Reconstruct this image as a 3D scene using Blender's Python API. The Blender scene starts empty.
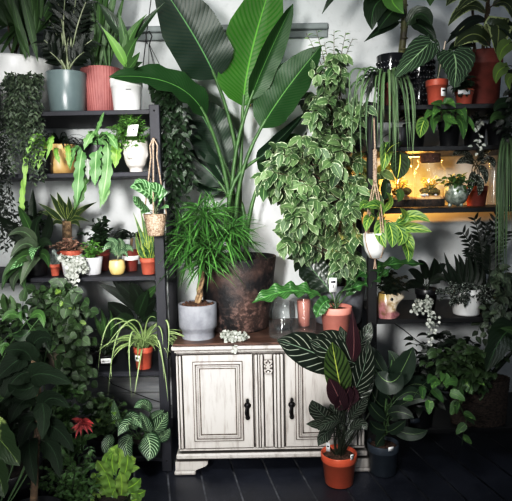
import bpy, math, random
import numpy as np
from mathutils import Vector, Matrix
random.seed(7)
R = random.random
def U(a, b): return a + (b - a) * random.random()
C = bpy.context.scene.collection
PI = math.pi
# ------------------------------------------------------------------ camera
F = 563.0
CAM = Vector((0, -3.2, 1.625))
ROT = Matrix.Rotation(PI/2 - math.radians(5.63), 3, 'X') @ Matrix.Rotation(-math.radians(1.1), 3, 'Z')
def P(px, py, Y):
    """photo position at real depth Y -> world point"""
    d = ROT @ Vector(((px - 256) / F, -(py - 250.5) / F, -1))
    t = (Y - CAM.y) / d.y
    return CAM + d * t
def PX(px, Y, z):
    """world point at depth Y and height z under photo column px"""
    lo, hi = -400.0, 1200.0
    for _ in range(40):
        m = (lo + hi) / 2
        if P(px, m, Y).z > z: lo = m
        else: hi = m
    p = P(px, lo, Y); p.z = z
    return p
def pxm(Y): return (Y - CAM.y) / F      # metres per photo pixel at depth Y
# ------------------------------------------------------------------ objects
def empty(name, label, cat, loc, group=None):
    o = bpy.data.objects.new(name, None); C.objects.link(o)
    o.location = loc; o.empty_display_size = .05
    o['label'] = label; o['category'] = cat
    if group: o['group'] = group
    return o
def wloc(o):
    v = Vector((0, 0, 0))
    while o is not None:
        v += Vector(o.location); o = o.parent
    return v
class MB:
    def __init__(s): s.v = []; s.f = []; s.uv = []; s.rn = []; s.mi = []; s.flat = False
    def quadgrid(s, rows, uvs=None, rnd=None, mi=0, closed=False):
        n = len(rows[0]); b = len(s.v)
        r = R() if rnd is None else rnd
        for i, row in enumerate(rows):
            for j, p in enumerate(row):
                s.v.append(tuple(p)); s.uv.append(uvs[i][j] if uvs else (j / max(1, n-1), i / max(1, len(rows)-1))); s.rn.append(r)
        for i in range(len(rows) - 1):
            for j in range(n if closed else n - 1):
                k = (j + 1) % n
                s.f.append((b+i*n+j, b+i*n+k, b+(i+1)*n+k, b+(i+1)*n+j)); s.mi.append(mi)
    def poly(s, pts, mi=0):
        b = len(s.v)
        for p in pts: s.v.append(tuple(p)); s.uv.append((.5, .5)); s.rn.append(.5)
        s.f.append(tuple(range(b, b+len(pts)))); s.mi.append(mi)
    def box(s, c, d, mi=0, bev=0, rz=0):
        cx, cy, cz = c; x, y, z = d[0]/2, d[1]/2, d[2]/2
        r = R(); b = len(s.v)
        ca, sa = math.cos(rz), math.sin(rz)
        if bev <= 0:
            for a in (-1, 1):
                for e in (-1, 1):
                    for g in (-1, 1):
                        X, Yy = a*x, e*y
                        s.v.append((cx+X*ca-Yy*sa, cy+X*sa+Yy*ca, cz+g*z)); s.uv.append((a*.5+.5, g*.5+.5)); s.rn.append(r)
            for q in ((0,1,3,2),(4,6,7,5),(0,4,5,1),(2,3,7,6),(0,2,6,4),(1,5,7,3)):
                s.f.append(tuple(b+i for i in q)); s.mi.append(mi)
        else:
            bv = min(bev, x*.49, y*.49, z*.49)
            idx = {}
            for a in (-1, 1):
                for e in (-1, 1):
                    for g in (-1, 1):
                        for ax in range(3):
                            o = [a*(x-bv), e*(y-bv), g*(z-bv)]
                            o[ax] += (a, e, g)[ax]*bv
                            idx[(a, e, g, ax)] = len(s.v)
                            s.v.append((cx+o[0]*ca-o[1]*sa, cy+o[0]*sa+o[1]*ca, cz+o[2])); s.uv.append((a*.5+.5, g*.5+.5)); s.rn.append(r)
            sg = (-1, 1)
            def F_(q): s.f.append(tuple(q)); s.mi.append(mi)
            for a in sg:
                F_([idx[(a,e,g,0)] for e,g in ((-1,-1),(1,-1),(1,1),(-1,1))][::a])
                F_([idx[(e,a,g,1)] for e,g in ((-1,-1),(-1,1),(1,1),(1,-1))][::a])
                F_([idx[(e,g,a,2)] for e,g in ((-1,-1),(1,-1),(1,1),(-1,1))][::a])
            for a in sg:
                for e in sg:
                    F_([idx[(a,e,-1,0)], idx[(a,e,1,0)], idx[(a,e,1,1)], idx[(a,e,-1,1)]])
                    F_([idx[(a,-1,e,0)], idx[(a,1,e,0)], idx[(a,1,e,2)], idx[(a,-1,e,2)]])
                    F_([idx[(-1,a,e,1)], idx[(1,a,e,1)], idx[(1,a,e,2)], idx[(-1,a,e,2)]])
                    for g in sg: F_([idx[(a,e,g,0)], idx[(a,e,g,1)], idx[(a,e,g,2)]])
    def lathe(s, c, prof, n=32, mi=0, rfun=None):
        rows = []
        for (r, z) in prof:
            rows.append([(c[0]+r*(rfun(a, z) if rfun else 1)*math.cos(a), c[1]+r*(rfun(a, z) if rfun else 1)*math.sin(a), c[2]+z)
                         for a in (2*PI*j/n for j in range(n))])
        s.quadgrid(rows, mi=mi, closed=True)
    def tube(s, pts, r0, r1=None, n=5, mi=0, rnd=None):
        if r1 is None: r1 = r0
        pts = [Vector(p) for p in pts]; m = len(pts); rows = []
        ref = None
        for i, p in enumerate(pts):
            t = (pts[min(i+1, m-1)] - pts[max(i-1, 0)])
            if t.length < 1e-9: t = Vector((0, 0, 1))
            t.normalize()
            if ref is None:
                ref = Vector((1, 0, 0)) if abs(t.x) < .8 else Vector((0, 1, 0))
            a = (ref - t*ref.dot(t))
            if a.length < 1e-6: a = t.orthogonal()
            a.normalize(); b = t.cross(a); ref = a
            r = r0 + (r1-r0)*i/max(1, m-1)
            rows.append([p + a*r*math.cos(2*PI*j/n) + b*r*math.sin(2*PI*j/n) for j in range(n)])
        s.quadgrid(rows, mi=mi, closed=True, rnd=rnd)
    def blob(s, c, rad, n=10, m=7, mi=0, amp=0, seed=None):
        ph = [U(0, 6) for _ in range(4)]
        rows = []
        for i in range(m+1):
            th = PI*i/m; row = []
            for j in range(n):
                a = 2*PI*j/n
                k = 1 + amp*(math.sin(3*a+ph[0])*math.sin(2*th+ph[1]) + .5*math.sin(5*a+ph[2]+th*4))
                row.append((c[0]+rad[0]*k*math.sin(th)*math.cos(a), c[1]+rad[1]*k*math.sin(th)*math.sin(a), c[2]+rad[2]*k*math.cos(th)))
            rows.append(row)
        s.quadgrid(rows, mi=mi, closed=True)
    def build(s, name, mats, parent=None, label=None, smooth=True, kind=None):
        if not isinstance(mats, (list, tuple)): mats = [mats]
        me = bpy.data.meshes.new(name)
        off = wloc(parent) if parent else Vector((0, 0, 0))
        vs = np.array(s.v, dtype=float).reshape(-1, 3)
        top = None
        if parent is None and kind is None:
            off = Vector(((vs[:,0].min()+vs[:,0].max())/2, (vs[:,1].min()+vs[:,1].max())/2, vs[:,2].min()))
        vs = vs - np.array(off)
        me.from_pydata(vs.tolist(), [], s.f)
        n = len(me.loops); li = np.empty(n, dtype=np.int32); me.loops.foreach_get('vertex_index', li)
        uv = me.uv_layers.new(name='UVMap'); uv.data.foreach_set('uv', np.array(s.uv, dtype=np.float32)[li].ravel())
        u2 = me.uv_layers.new(name='rnd'); rr = np.array(s.rn, dtype=np.float32)[li]
        u2.data.foreach_set('uv', np.stack([rr, (rr*7.31) % 1], 1).ravel())
        for m in mats: me.materials.append(m)
        me.polygons.foreach_set('material_index', np.array(s.mi, dtype=np.int32))
        me.polygons.foreach_set('use_smooth', np.full(len(s.f), smooth))
        me.update()
        o = bpy.data.objects.new(name, me); C.objects.link(o)
        if parent: o.parent = parent
        else: o.location = off
        if label: o['label'] = label
        if kind: o['kind'] = kind
        return o
def tag(o, label, cat, group=None):
    o['label'] = label; o['category'] = cat
    if group: o['group'] = group
    return o
def bez(p0, p1, p2, t): return p0*(1-t)**2 + p1*2*t*(1-t) + p2*t*t
def bezt(p0, p1, p2, t): return (p1-p0)*(2*(1-t)) + (p2-p1)*(2*t)
def shp(kind, t):
    if kind == 'ovate': return (math.sin(PI*min(1, t**.75))**.8)*(1-.25*t) if 0 < t < 1 else .02
    if kind == 'ellip': return max(.02, math.sin(PI*t**.88)**.62)*min(1, (1-t)*7+.05)**.4 if 0 < t < 1 else .02
    if kind == 'fig': return math.sin(PI*t**.82)**.75*min(1, (1-t)*3.2)**.5 if 0 < t < 1 else .02
    if kind == 'lance': return math.sin(PI*t**.8)**1.1 if 0 < t < 1 else .02
    if kind == 'oblong': return min(1, (math.sin(PI*t)*1.5))**.9 if 0 < t < 1 else .03
    if kind == 'heart': return [.55, .93, 1, .97, .88, .76, .62, .46, .28, .02, .02][int(t*9.01)] if t < 1 else .01
    if kind == 'obov': return math.sin(PI*t**1.6)**.8 if 0 < t < 1 else .02
    if kind == 'strap': return min(1, .5+t*3)*min(1, (1-t)*2.2)**.7 if t < 1 else .01
    if kind == 'sword': return min(1, .6+t*1.5)*min(1, (1-t)*1.6)**.8 if t < 1 else .01
    if kind == 'banana': return min(1, (t*5)**.6)*min(1, ((1-t)*2.6))**.6 if 0 < t < 1 else .03
    if kind == 'zig': return (.62+.38*abs(math.sin(t*PI*7)))*min(1, (1-t)*6, .4+t*5) if t < 1 else .05
    if kind == 'round': return math.sqrt(max(0.0004, 1-(2*t-1)**2))
    return 1
YMAX = .69
def leaf(mb, p0, p1, p2, W, nrm, kind='ovate', seg=6, cross=1, fold=.25, wave=0, wn=3, lobe=0, rnd=None, mi=0, cup=0, tilt=0):
    p0, p1, p2 = Vector(p0), Vector(p1), Vector(p2)
    for p in (p0, p1, p2): p.y = min(p.y, YMAX)
    nrm = Vector(nrm); rows = []; uvs = []; us = [i/cross for i in range(-cross, cross+1)]
    ph = U(0, 6)
    L = (p1-p0).length + (p2-p1).length
    for i in range(seg+1):
        t = i/seg
        c = bez(p0, p1, p2, t); T = bezt(p0, p1, p2, t)
        if T.length < 1e-7: T = Vector((0, 0, 1))
        T.normalize()
        s = T.cross(nrm)
        if s.length < 1e-3: s = T.orthogonal()
        s.normalize(); n = s.cross(T).normalized()
        if tilt:
            s = s*math.cos(tilt)+n*math.sin(tilt); n = s.cross(T).normalized()
        w = shp(kind, t)*W*.5; row = []; ur = []
        for u in us:
            q = c + s*(u*w*math.cos(fold)) + n*(abs(u)*w*math.sin(fold) - cup*u*u*w)
            if wave: q = q + n*(abs(u)*w*wave*math.sin(wn*2*PI*t + ph + (PI*.6 if u > 0 else 0)))
            if lobe: q = q - T*(lobe*abs(u)*W*(max(0, 1-t*2.2))**2)
            q.y = min(q.y, .705)
            row.append(q); ur.append((u*.5+.5, t))
        rows.append(row); uvs.append(ur)
    mb.quadgrid(rows, uvs, rnd=rnd, mi=mi)
def rdir(el0=-1, el1=1):
    a = U(0, 2*PI); e = U(el0, el1)
    return Vector((math.cos(a)*math.cos(e), math.sin(a)*math.cos(e), math.sin(e)))
TOCAM = Vector((0, -1, .25))
def rleaf(mb, p, d, L, W, kind='ovate', droop=.4, up=.7, face=.5, **k):
    d = d.normalized()
    p1 = p + d*L*.5; e = (d + Vector((0, 0, -droop*1.6))).normalized(); p2 = p1 + e*L*.5
    n = Vector((0, 0, up)) + TOCAM*face + rdir()*.35
    leaf(mb, p, p1, p2, W, n, kind, **k)
def bush(parent, base, c, rad, stems, per, L, W, lm, sm, kind='ovate', droop=.4, sr=.003, start=.35, seg=4, lfold=.25, up=.7, face=.5, shell=.0, ymax=.66, name='foliage', leafkw={}):
    lb, sb = MB(), MB(); base = Vector(base); c = Vector(c)
    for i in range(stems):
        d = rdir(-PI/2, PI/2); k = (shell + (1-shell)*R()**.45)
        tip = c + Vector((d.x*rad[0], d.y*rad[1], d.z*rad[2]))*k
        tip.y = min(tip.y, ymax)
        b0 = base + Vector((U(-1, 1)*.012, U(-1, 1)*.012, 0))
        h = max(.3, min(1, .6+R()*.3))
        mid = Vector((b0.x+(tip.x-b0.x)*.35, b0.y+(tip.y-b0.y)*.35, b0.z+(tip.z-b0.z)*h + .01))
        sb.tube([bez(b0, mid, tip, t/6) for t in range(7)], sr, sr*.4, n=4)
        for j in range(per):
            t = start + (1-start)*(j+.5+U(-.3, .3))/per; t = min(1, t)
            q = bez(b0, mid, tip, t); T = bezt(b0, mid, tip, t).normalized()
            side = T.cross(Vector((0, 0, 1))+rdir()*.5).normalized()*(1 if j % 2 else -1)
            dd = T*.45 + side*.9 + rdir()*.35
            if j == per-1: dd = T+rdir()*.2
            s = U(.7, 1.15)
            rleaf(lb, q, dd, L*s, W*s, kind, droop=droop*U(.4, 1.4), seg=seg, fold=lfold, up=up, face=face, **leafkw)
    o = None
    if sm: sb.build('stem', sm, parent)
    return lb.build(name, lm, parent)
def straps(parent, base, n, L, W, lm, el=(.3, 1.4), droop=1.0, az=(0, 2*PI), seg=8, kind='strap', base_r=.012, fold=.3, name='foliage', ymax=.66, face=.2, Lvar=.35, trunk=0, wave=0):
    lb = MB(); base = Vector(base)
    for i in range(n):
        a = U(*az); e = U(*el); l = L*U(1-Lvar, 1+Lvar*.4)
        d = Vector((math.cos(a)*math.cos(e), math.sin(a)*math.cos(e), math.sin(e)))
        h = Vector((math.cos(a), math.sin(a), 0))
        b0 = base + h*base_r*R() + Vector((0, 0, trunk*R()))
        p1 = b0 + d*l*.55
        p2 = p1 + (h*max(.25, math.cos(e)) + Vector((0, 0, math.sin(e) - droop*U(.6, 1.5)))).normalized()*l*.5
        leaf(lb, b0, p1, p2, W*U(.8, 1.2), Vector((0, 0, 1))+TOCAM*face+rdir()*.15, kind, seg=seg, fold=fold, wave=wave)
    return lb.build(name, lm, parent)
def trail(parent, strands, L, W, lm, sm, step=.02, kind='ovate', sr=.0015, droop=.5, face=.6, name='foliage', seg=3, rad=1, fold=.2, up=.4, gap0=0):
    """strands: lists of control points (polyline in space)"""
    lb, sb = MB(), MB()
    for pts in strands:
        pts = [Vector(p) for p in pts]
        fine = []
        for i in range(len(pts)-1):
            k = max(2, int((pts[i+1]-pts[i]).length/.03))
            for j in range(k):
                fine.append(pts[i].lerp(pts[i+1], j/k) + rdir()*.003)
        fine.append(pts[-1])
        sb.tube(fine, sr, sr*.7, n=3)
        dist = 0; nx = gap0; sd = 1
        for i in range(len(fine)-1):
            a, b = fine[i], fine[i+1]; l = (b-a).length; T = (b-a).normalized() if l > 0 else Vector((0, 0, -1))
            while nx < dist + l:
                q = a.lerp(b, (nx-dist)/l); sd = -sd
                side = T.cross(TOCAM+rdir()*.6).normalized()*sd
                dd = side*rad + T*.6 + rdir()*.45 + Vector((0, -.25, 0))
                s = U(.7, 1.2)
                rleaf(lb, q, dd, L*s, W*s, kind, droop=droop, face=face, up=up, seg=seg, fold=fold)
                nx += step*U(.7, 1.3)
            dist += l
    if sm: sb.build('stem', sm, parent)
    return lb.build(name, lm, parent)
def hang(c, r, n, xs, zs, az=(-PI, 0), lift=.02, wob=.02, front=None):
    """n strands from pot centre c over the rim r, ending at world x in xs, z in zs"""
    out = []
    for i in range(n):
        a = U(*az); rim = Vector(c) + Vector((math.cos(a)*r, math.sin(a)*r, lift))
        x = U(*xs); z = U(*zs); o = Vector((rim.x*.55+x*.45, rim.y-.03, rim.z - (rim.z-z)*.3))
        e = Vector((x, o.y+U(-wob, wob), z))
        out.append([Vector(c), rim, rim.lerp(o, .5)+Vector((0, -.012, .008)), o, o.lerp(e, .5)+Vector((U(-wob, wob), U(-wob, wob), 0)), e])
    return out
def zz(parent, base, targets, lm, sm, L=.06, W=.022, sr=.006, start=.3, n=9, kind='ovate', bow=.1, name='foliage'):
    lb, sb = MB(), MB()
    for tg in targets:
        base_ = Vector(base) + Vector((U(-.03, .03), U(-.03, .03), 0)); tg = Vector(tg); tg.y = min(tg.y, .64)
        mid = base_.lerp(tg, .5) + Vector((-(tg.x-base_.x)*.25, 0, bow*(tg-base_).length))
        sb.tube([bez(base_, mid, tg, t/8) for t in range(9)], sr, sr*.35, n=5)
        for j in range(n*2):
            t = start+(1-start)*(j//2+.6)/n; q = bez(base_, mid, tg, t); T = bezt(base_, mid, tg, t).normalized()
            s = T.cross(TOCAM+rdir()*.3).normalized()*(1 if j % 2 else -1)
            k = 1-.35*t
            rleaf(lb, q, T*.7+s*.8, L*k*U(.85, 1.1), W*k, kind, droop=.1, seg=4, up=.3, face=.9)
    sb.build('stem', sm, parent)
    return lb.build(name, lm, parent)
# ------------------------------------------------------------------ pots
def pot_profile(rt, rb, h, style):
    if style == 'nursery':
        o = [(0, 0), (rb*.96, 0), (rb, .004), (rb+(rt-rb)*.72, h*.74), (rb+(rt-rb)*.72+.004, h*.745), (rt, h*.78), (rt+.002, h*.98), (rt, h), (rt-.005, h), (rt-.008, h*.8), (rb*.9, h*.7)]
    elif style == 'bowl':
        o = [(0, 0), (rb, 0)] + [(rb+(rt*1.04-rb)*math.sin(t*PI/2), h*(1-math.cos(t*PI/2))*.95) for t in (.2, .4, .6, .8, 1)] + [(rt, h), (rt-.006, h), (rt-.008, h*.85)]
    elif style == 'footed':
        o = [(0, 0), (rb*.92, 0), (rb*.92, .004), (rb*.9, h*.17), (rb*.92, h*.22), (rt*.97, h*.32), (rt*.995, h*.36), (rt, h*.5), (rt, h*.985), (rt-.003, h), (rt-.01, h), (rt-.012, h*.88)]
    elif style == 'round':
        o = [(0, 0), (rb*.9, 0), (rb, .01*h)] + [(rb+(max(rt, rb)*1.12-rb)*math.sin(t*PI/2), h*t*.55) for t in (.25, .5, .75, 1)] + [(rt*1.06, h*.85), (rt, h*.98), (rt-.004, h), (rt-.008, h*.97), (rt-.012, h*.85)]
    else:
        k = min(.012, rb*.2)
        o = [(0, 0), (rb-k, 0), (rb-k*.3, k*.3), (rb, k), (rt, h-.003), (rt-.002, h), (rt-.007, h), (rt-.01, h*.88)]
    return o
def pot(parent, c, h, rt, rb, m, soil, style='cyl', rfun=None, n=40, label=None, soild=.88, name='pot'):
    mb = MB(); mb.lathe(c, pot_profile(rt, rb, h, style), n=n, rfun=rfun)
    mb.build(name, m, parent, label)
    if soil:
        s = MB(); rs = max(.005, rt-.012)
        s.lathe((c[0], c[1], c[2]+h*soild), [(rs, 0), (rs*.7, h*.02), (rs*.3, h*.03), (.0005, h*.03)], n=20, rfun=lambda a, z: 1)
        s.build('soil', soil, parent)
    return Vector((c[0], c[1], c[2]+h*soild))
def potted(name, label, cat, cx, ytop, wt, wb, Y, z, m, soil, style='cyl', group=None, rfun=None, plabel=None, n=40):
    b = PX(cx, Y, z); k = pxm(Y)
    h = P(cx, ytop, Y).z - z
    o = empty(name, label, cat, b, group)
    return o, pot(o, b, h, wt*k/2, wb*k/2, m, soil, style, rfun, n=n, label=plabel), wt*k/2
# ------------------------------------------------------------------ materials
def newmat(name):
    m = bpy.data.materials.new(name); m.use_nodes = True; nt = m.node_tree; nt.nodes.clear()
    out = nt.nodes.new('ShaderNodeOutputMaterial'); b = nt.nodes.new('ShaderNodeBsdfPrincipled')
    nt.links.new(b.outputs[0], out.inputs[0])
    return m, nt, b, out
class N:
    def __init__(s, nt): s.nt = nt
    def node(s, t, **kw):
        n = s.nt.nodes.new(t)
        for k, v in kw.items(): setattr(n, k, v)
        return n
    def m(s, op, a, b=None, c=None, clamp=False):
        n = s.nt.nodes.new('ShaderNodeMath'); n.operation = op; n.use_clamp = clamp
        for i, x in enumerate((a, b, c)):
            if x is None: continue
            if isinstance(x, (int, float)): n.inputs[i].default_value = x
            else: s.nt.links.new(x, n.inputs[i])
        return n.outputs[0]
    def mix(s, f, a, b, bt='MIX'):
        n = s.nt.nodes.new('ShaderNodeMix'); n.data_type = 'RGBA'; n.blend_type = bt
        for sock, x in ((n.inputs[0], f), (n.inputs[6], a), (n.inputs[7], b)):
            if isinstance(x, (int, float)): sock.default_value = x
            elif isinstance(x, (tuple, list)): sock.default_value = (*x[:3], 1)
            else: s.nt.links.new(x, sock)
        return n.outputs[2]
    def noise(s, scale, detail=3, rough=.5, vec=None, coord='Object', stretch=None):
        tc = s.nt.nodes.new('ShaderNodeTexCoord'); n = s.nt.nodes.new('ShaderNodeTexNoise')
        n.inputs['Scale'].default_value = scale; n.inputs['Detail'].default_value = detail; n.inputs['Roughness'].default_value = rough
        src = vec or tc.outputs[coord]
        if stretch:
            mp = s.nt.nodes.new('ShaderNodeMapping'); mp.inputs['Scale'].default_value = stretch
            s.nt.links.new(src, mp.inputs[0]); src = mp.outputs[0]
        s.nt.links.new(src, n.inputs['Vector'])
        return n.outputs[0]
    def ramp(s, f, lo, hi):
        n = s.nt.nodes.new('ShaderNodeMapRange'); n.inputs[1].default_value = lo; n.inputs[2].default_value = hi; n.clamp = True
        s.nt.links.new(f, n.inputs[0]); return n.outputs[0]
    def bump(s, h, b, st=.3, d=.005):
        n = s.nt.nodes.new('ShaderNodeBump'); n.inputs['Strength'].default_value = st; n.inputs['Distance'].default_value = d
        s.nt.links.new(h, n.inputs['Height']); s.nt.links.new(n.outputs[0], b.inputs['Normal'])
def plain(name, col, rough=.5, metal=0, var=.15, scale=12, bump=0, col2=None, spec=.5, detail=4, lo=.35, hi=.65, stretch=None):
    col = desat(col, .16, 1); col2 = desat(col2, .16, 1) if col2 else None
    m, nt, b, out = newmat(name); n = N(nt)
    no = n.noise(scale, detail, .6, stretch=stretch)
    c2 = col2 or tuple(x*(1-var) for x in col)
    f = n.ramp(no, lo, hi); nt.links.new(n.mix(f, col, c2), b.inputs['Base Color'])
    b.inputs['Roughness'].default_value = rough; b.inputs['Metallic'].default_value = metal
    b.inputs['Specular IOR Level'].default_value = spec
    if bump: n.bump(no, b, bump, .01)
    return m
def desat(c, k=.28, g=.95):
    l = c[0]*.25+c[1]*.6+c[2]*.15
    return tuple((x+(l-x)*k)*g for x in c)
def leafmat(name, c1, c2, mid=None, midw=.07, vein=None, vn=7, vs=.5, vw=.3, vsoft=.12, edge=None, ew=.7, en=.25, blotch=None, bt=.55, bs=30, rough=.38, trans=.15, under=None, spec=.5, vmax=1.0, vmin=0.0, dots=None, bumpv=.25):
    c1, c2 = [(x[0]*1.1, x[1], x[2]*.88) for x in (desat(c1), desat(c2))]
    m, nt, b, out = newmat(name); n = N(nt)
    uv = n.node('ShaderNodeUVMap', uv_map='UVMap'); r = n.node('ShaderNodeUVMap', uv_map='rnd')
    s1 = n.node('ShaderNodeSeparateXYZ'); nt.links.new(uv.outputs[0], s1.inputs[0])
    s2 = n.node('ShaderNodeSeparateXYZ'); nt.links.new(r.outputs[0], s2.inputs[0])
    a = n.m('ABSOLUTE', n.m('MULTIPLY_ADD', s1.outputs[0], 2, -1)); v = s1.outputs[1]
    col = n.mix(s2.outputs[0], c1, c2)
    big = n.noise(7, 2); col = n.mix(n.m('MULTIPLY', n.ramp(big, .35, .7), .45), col, tuple(x*.45 for x in c1))
    vl = n.m('FRACT', n.m('MULTIPLY', n.m('SUBTRACT', v, n.m('MULTIPLY', a, vs)), vn))
    vd = n.m('ABSOLUTE', n.m('SUBTRACT', vl, .5))      # 0 on a vein
    if blotch:
        nz = n.noise(bs, 2); col = n.mix(n.ramp(nz, bt, bt+.06), col, blotch)
    if vein:
        vm = n.ramp(n.m('SUBTRACT', vw*.5+vsoft, vd), 0, vsoft)
        vm = n.m('MULTIPLY', vm, n.m('MULTIPLY', n.ramp(n.m('SUBTRACT', vmax, a), 0, .12), n.ramp(n.m('SUBTRACT', a, vmin-.001), 0, .05)) if vmin > 0 else n.ramp(n.m('SUBTRACT', vmax, a), 0, .12))
        col = n.mix(vm, col, vein)
    if edge:
        nz = n.noise(60, 2); em = n.ramp(n.m('ADD', a, n.m('MULTIPLY', n.m('SUBTRACT', nz, .5), en*2)), ew, ew+.06)
        col = n.mix(em, col, edge)
    if mid:
        mm = n.ramp(n.m('SUBTRACT', midw, a), 0, midw*.5); col = n.mix(mm, col, mid)
    if dots:
        tc = n.node('ShaderNodeTexCoord'); vo = n.node('ShaderNodeTexVoronoi'); vo.inputs['Scale'].default_value = 130
        nt.links.new(tc.outputs['Object'], vo.inputs['Vector'])
        col = n.mix(n.ramp(n.m('SUBTRACT', .33, vo.outputs['Distance']), 0, .05), col, dots)
    if under:
        g = n.node('ShaderNodeNewGeometry'); col = n.mix(g.outputs['Backfacing'], col, under)
    nt.links.new(col, b.inputs['Base Color']); b.inputs['Roughness'].default_value = rough
    b.inputs['Specular IOR Level'].default_value = spec
    if bumpv: n.bump(n.ramp(vd, 0, .3), b, bumpv, .003)
    if trans:
        t = n.node('ShaderNodeBsdfTranslucent'); nt.links.new(n.mix(.5, col, tuple(min(1, x*1.7) for x in c2)), t.inputs[0])
        mx = n.node('ShaderNodeMixShader'); mx.inputs[0].default_value = trans
        nt.links.new(b.outputs[0], mx.inputs[1]); nt.links.new(t.outputs[0], mx.inputs[2]); nt.links.new(mx.outputs[0], out.inputs[0])
    return m
def glassmat(name, tint=(.985, .99, .99)):
    m, nt, b, out = newmat(name); n = N(nt)
    nt.nodes.remove(b)
    tr = n.node('ShaderNodeBsdfTransparent'); tr.inputs[0].default_value = (*tint, 1)
    gl = n.node('ShaderNodeBsdfGlossy'); gl.inputs['Roughness'].default_value = .06
    df = n.node('ShaderNodeBsdfTranslucent'); df.inputs[0].default_value = (.75, .8, .82, 1)
    d2 = n.node('ShaderNodeBsdfDiffuse'); d2.inputs[0].default_value = (.75, .8, .82, 1)
    fr = n.node('ShaderNodeLayerWeight'); fr.inputs[0].default_value = .3
    e = n.m('POWER', fr.outputs['Facing'], 2.5)  # pale diffuse at grazing angles puts bright rim highlights into the glass
    m1 = n.node('ShaderNodeMixShader'); m1.inputs[0].default_value = .35; nt.links.new(gl.outputs[0], m1.inputs[1])
    m2 = n.node('ShaderNodeMixShader'); nt.links.new(df.outputs[0], m2.inputs[1]); nt.links.new(d2.outputs[0], m2.inputs[2]); nt.links.new(m2.outputs[0], m1.inputs[2])
    mx = n.node('ShaderNodeMixShader'); nt.links.new(n.m('MULTIPLY_ADD', e, .5, .035, clamp=True), mx.inputs[0]); nt.links.new(tr.outputs[0], mx.inputs[1]); nt.links.new(m1.outputs[0], mx.inputs[2])
    nt.links.new(mx.outputs[0], out.inputs[0])
    return m
def emit(name, col, s):
    m, nt, b, out = newmat(name); b.inputs['Emission Color'].default_value = (*col, 1); b.inputs['Emission Strength'].default_value = s
    b.inputs['Base Color'].default_value = (*col, 1); return m
# =================================================================== materials
def B(r, g, b): return tuple(((x/255)/12.92 if x/255 <= .04045 else ((x/255+.055)/1.055)**2.4) for x in (r, g, b))
M = {}
M['terra'] = plain('terracotta', B(186, 92, 64), .75, col2=B(160, 74, 50), scale=18, bump=.15)
M['terra2'] = plain('plastic_terracotta', B(186, 88, 60), .45, col2=B(164, 72, 48), scale=5)
M['terra_dk'] = plain('dark_terracotta', B(140, 56, 42), .6, col2=B(104, 42, 32), scale=9)
M['orange'] = plain('orange_plastic', B(214, 98, 54), .38, col2=B(196, 82, 44), scale=4)
M['salmon'] = plain('salmon_clay', B(214, 140, 124), .6, col2=B(196, 120, 106), scale=6)
M['white'] = plain('white_glaze', B(225, 225, 222), .3, col2=B(205, 206, 204), scale=5)
M['whitematte'] = plain('white_matte', B(214, 216, 216), .6, col2=B(190, 194, 196), scale=8)
M['greygreen'] = plain('grey_green_glaze', B(98, 112, 112), .3, col2=B(84, 98, 99), scale=4)
M['pinkclay'] = plain('pink_clay', B(150, 90, 86), .65, col2=B(128, 72, 70), scale=8)
M['mustard'] = plain('mustard_glaze', B(196, 162, 100), .35, col2=B(170, 134, 78), scale=9)
M['yellow'] = plain('yellow_glaze', B(214, 188, 118), .35, col2=B(196, 168, 96), scale=9)
M['pale'] = plain('pale_grey_glaze', B(190, 190, 192), .45, col2=B(168, 168, 172), scale=9)
M['concrete'] = plain('grey_concrete', B(134, 136, 142), .8, col2=B(112, 114, 121), scale=14, bump=.2)
M['black'] = plain('black_plastic', B(24, 25, 28), .35, col2=B(16, 17, 19), scale=6)
M['blackglaze'] = plain('black_glaze', B(22, 23, 28), .12, col2=B(14, 14, 18), scale=6, spec=.9)
M['navy'] = plain('blue_grey_plastic', B(58, 70, 82), .45, col2=B(44, 54, 66), scale=6)
M['soil'] = plain('soil', B(46, 34, 27), .95, col2=B(20, 15, 12), scale=70, bump=.9)
M['bark'] = plain('bark_chips', B(122, 84, 62), .9, col2=B(48, 30, 22), scale=85, bump=1)
M['stemg'] = plain('green_stem', B(70, 104, 52), .5, col2=B(48, 80, 38), scale=20)
M['stemd'] = plain('dark_stem', B(38, 52, 32), .6, col2=B(28, 36, 24), scale=20)
M['stempale'] = plain('pale_stem', B(150, 156, 128), .5, col2=B(92, 106, 70), scale=14)
M['stembrown'] = plain('brown_stem', B(110, 88, 62), .85, col2=B(66, 50, 36), scale=40, bump=.4)
M['trunk'] = plain('pale_trunk', B(168, 140, 104), .85, col2=B(98, 78, 56), scale=45, bump=.6)
M['cream'] = plain('cream_ceramic', B(218, 202, 180), .4, col2=B(200, 180, 156), scale=6)
M['jute'] = plain('jute', B(190, 164, 138), .9, col2=B(120, 96, 76), scale=110, bump=1, detail=2)
M['rope'] = plain('cotton_rope', B(196, 172, 148), .9, col2=B(140, 116, 96), scale=150, bump=1)
M['tag'] = plain('white_label', B(232, 232, 230), .5, var=.03)
M['ink'] = plain('label_ink', B(50, 50, 56), .6)
M['steel'] = plain('dark_iron', B(30, 28, 30), .4, metal=.7)
M['wire'] = plain('black_wire', B(18, 18, 20), .4)
M['shelf'] = plain('blue_black_painted_wood', B(26, 28, 40), .6, col2=B(16, 17, 26), scale=5, bump=.25, stretch=(1, 1, .3))
M['shelfdk'] = plain('black_painted_wood', B(12, 12, 15), .5, col2=B(7, 7, 9), scale=5, bump=.25)
M['silver'] = plain('crackled_silver_glaze', B(170, 178, 168), .25, metal=.2, col2=B(96, 108, 96), scale=32)
M['wicker'] = plain('dark_wicker', B(80, 62, 50), .85, col2=B(24, 18, 15), scale=60, bump=1, stretch=(1, 1, 2))
M['offwhite'] = plain('off_white_ceramic', B(214, 208, 200), .45, col2=B(196, 188, 180), scale=6)
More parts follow.
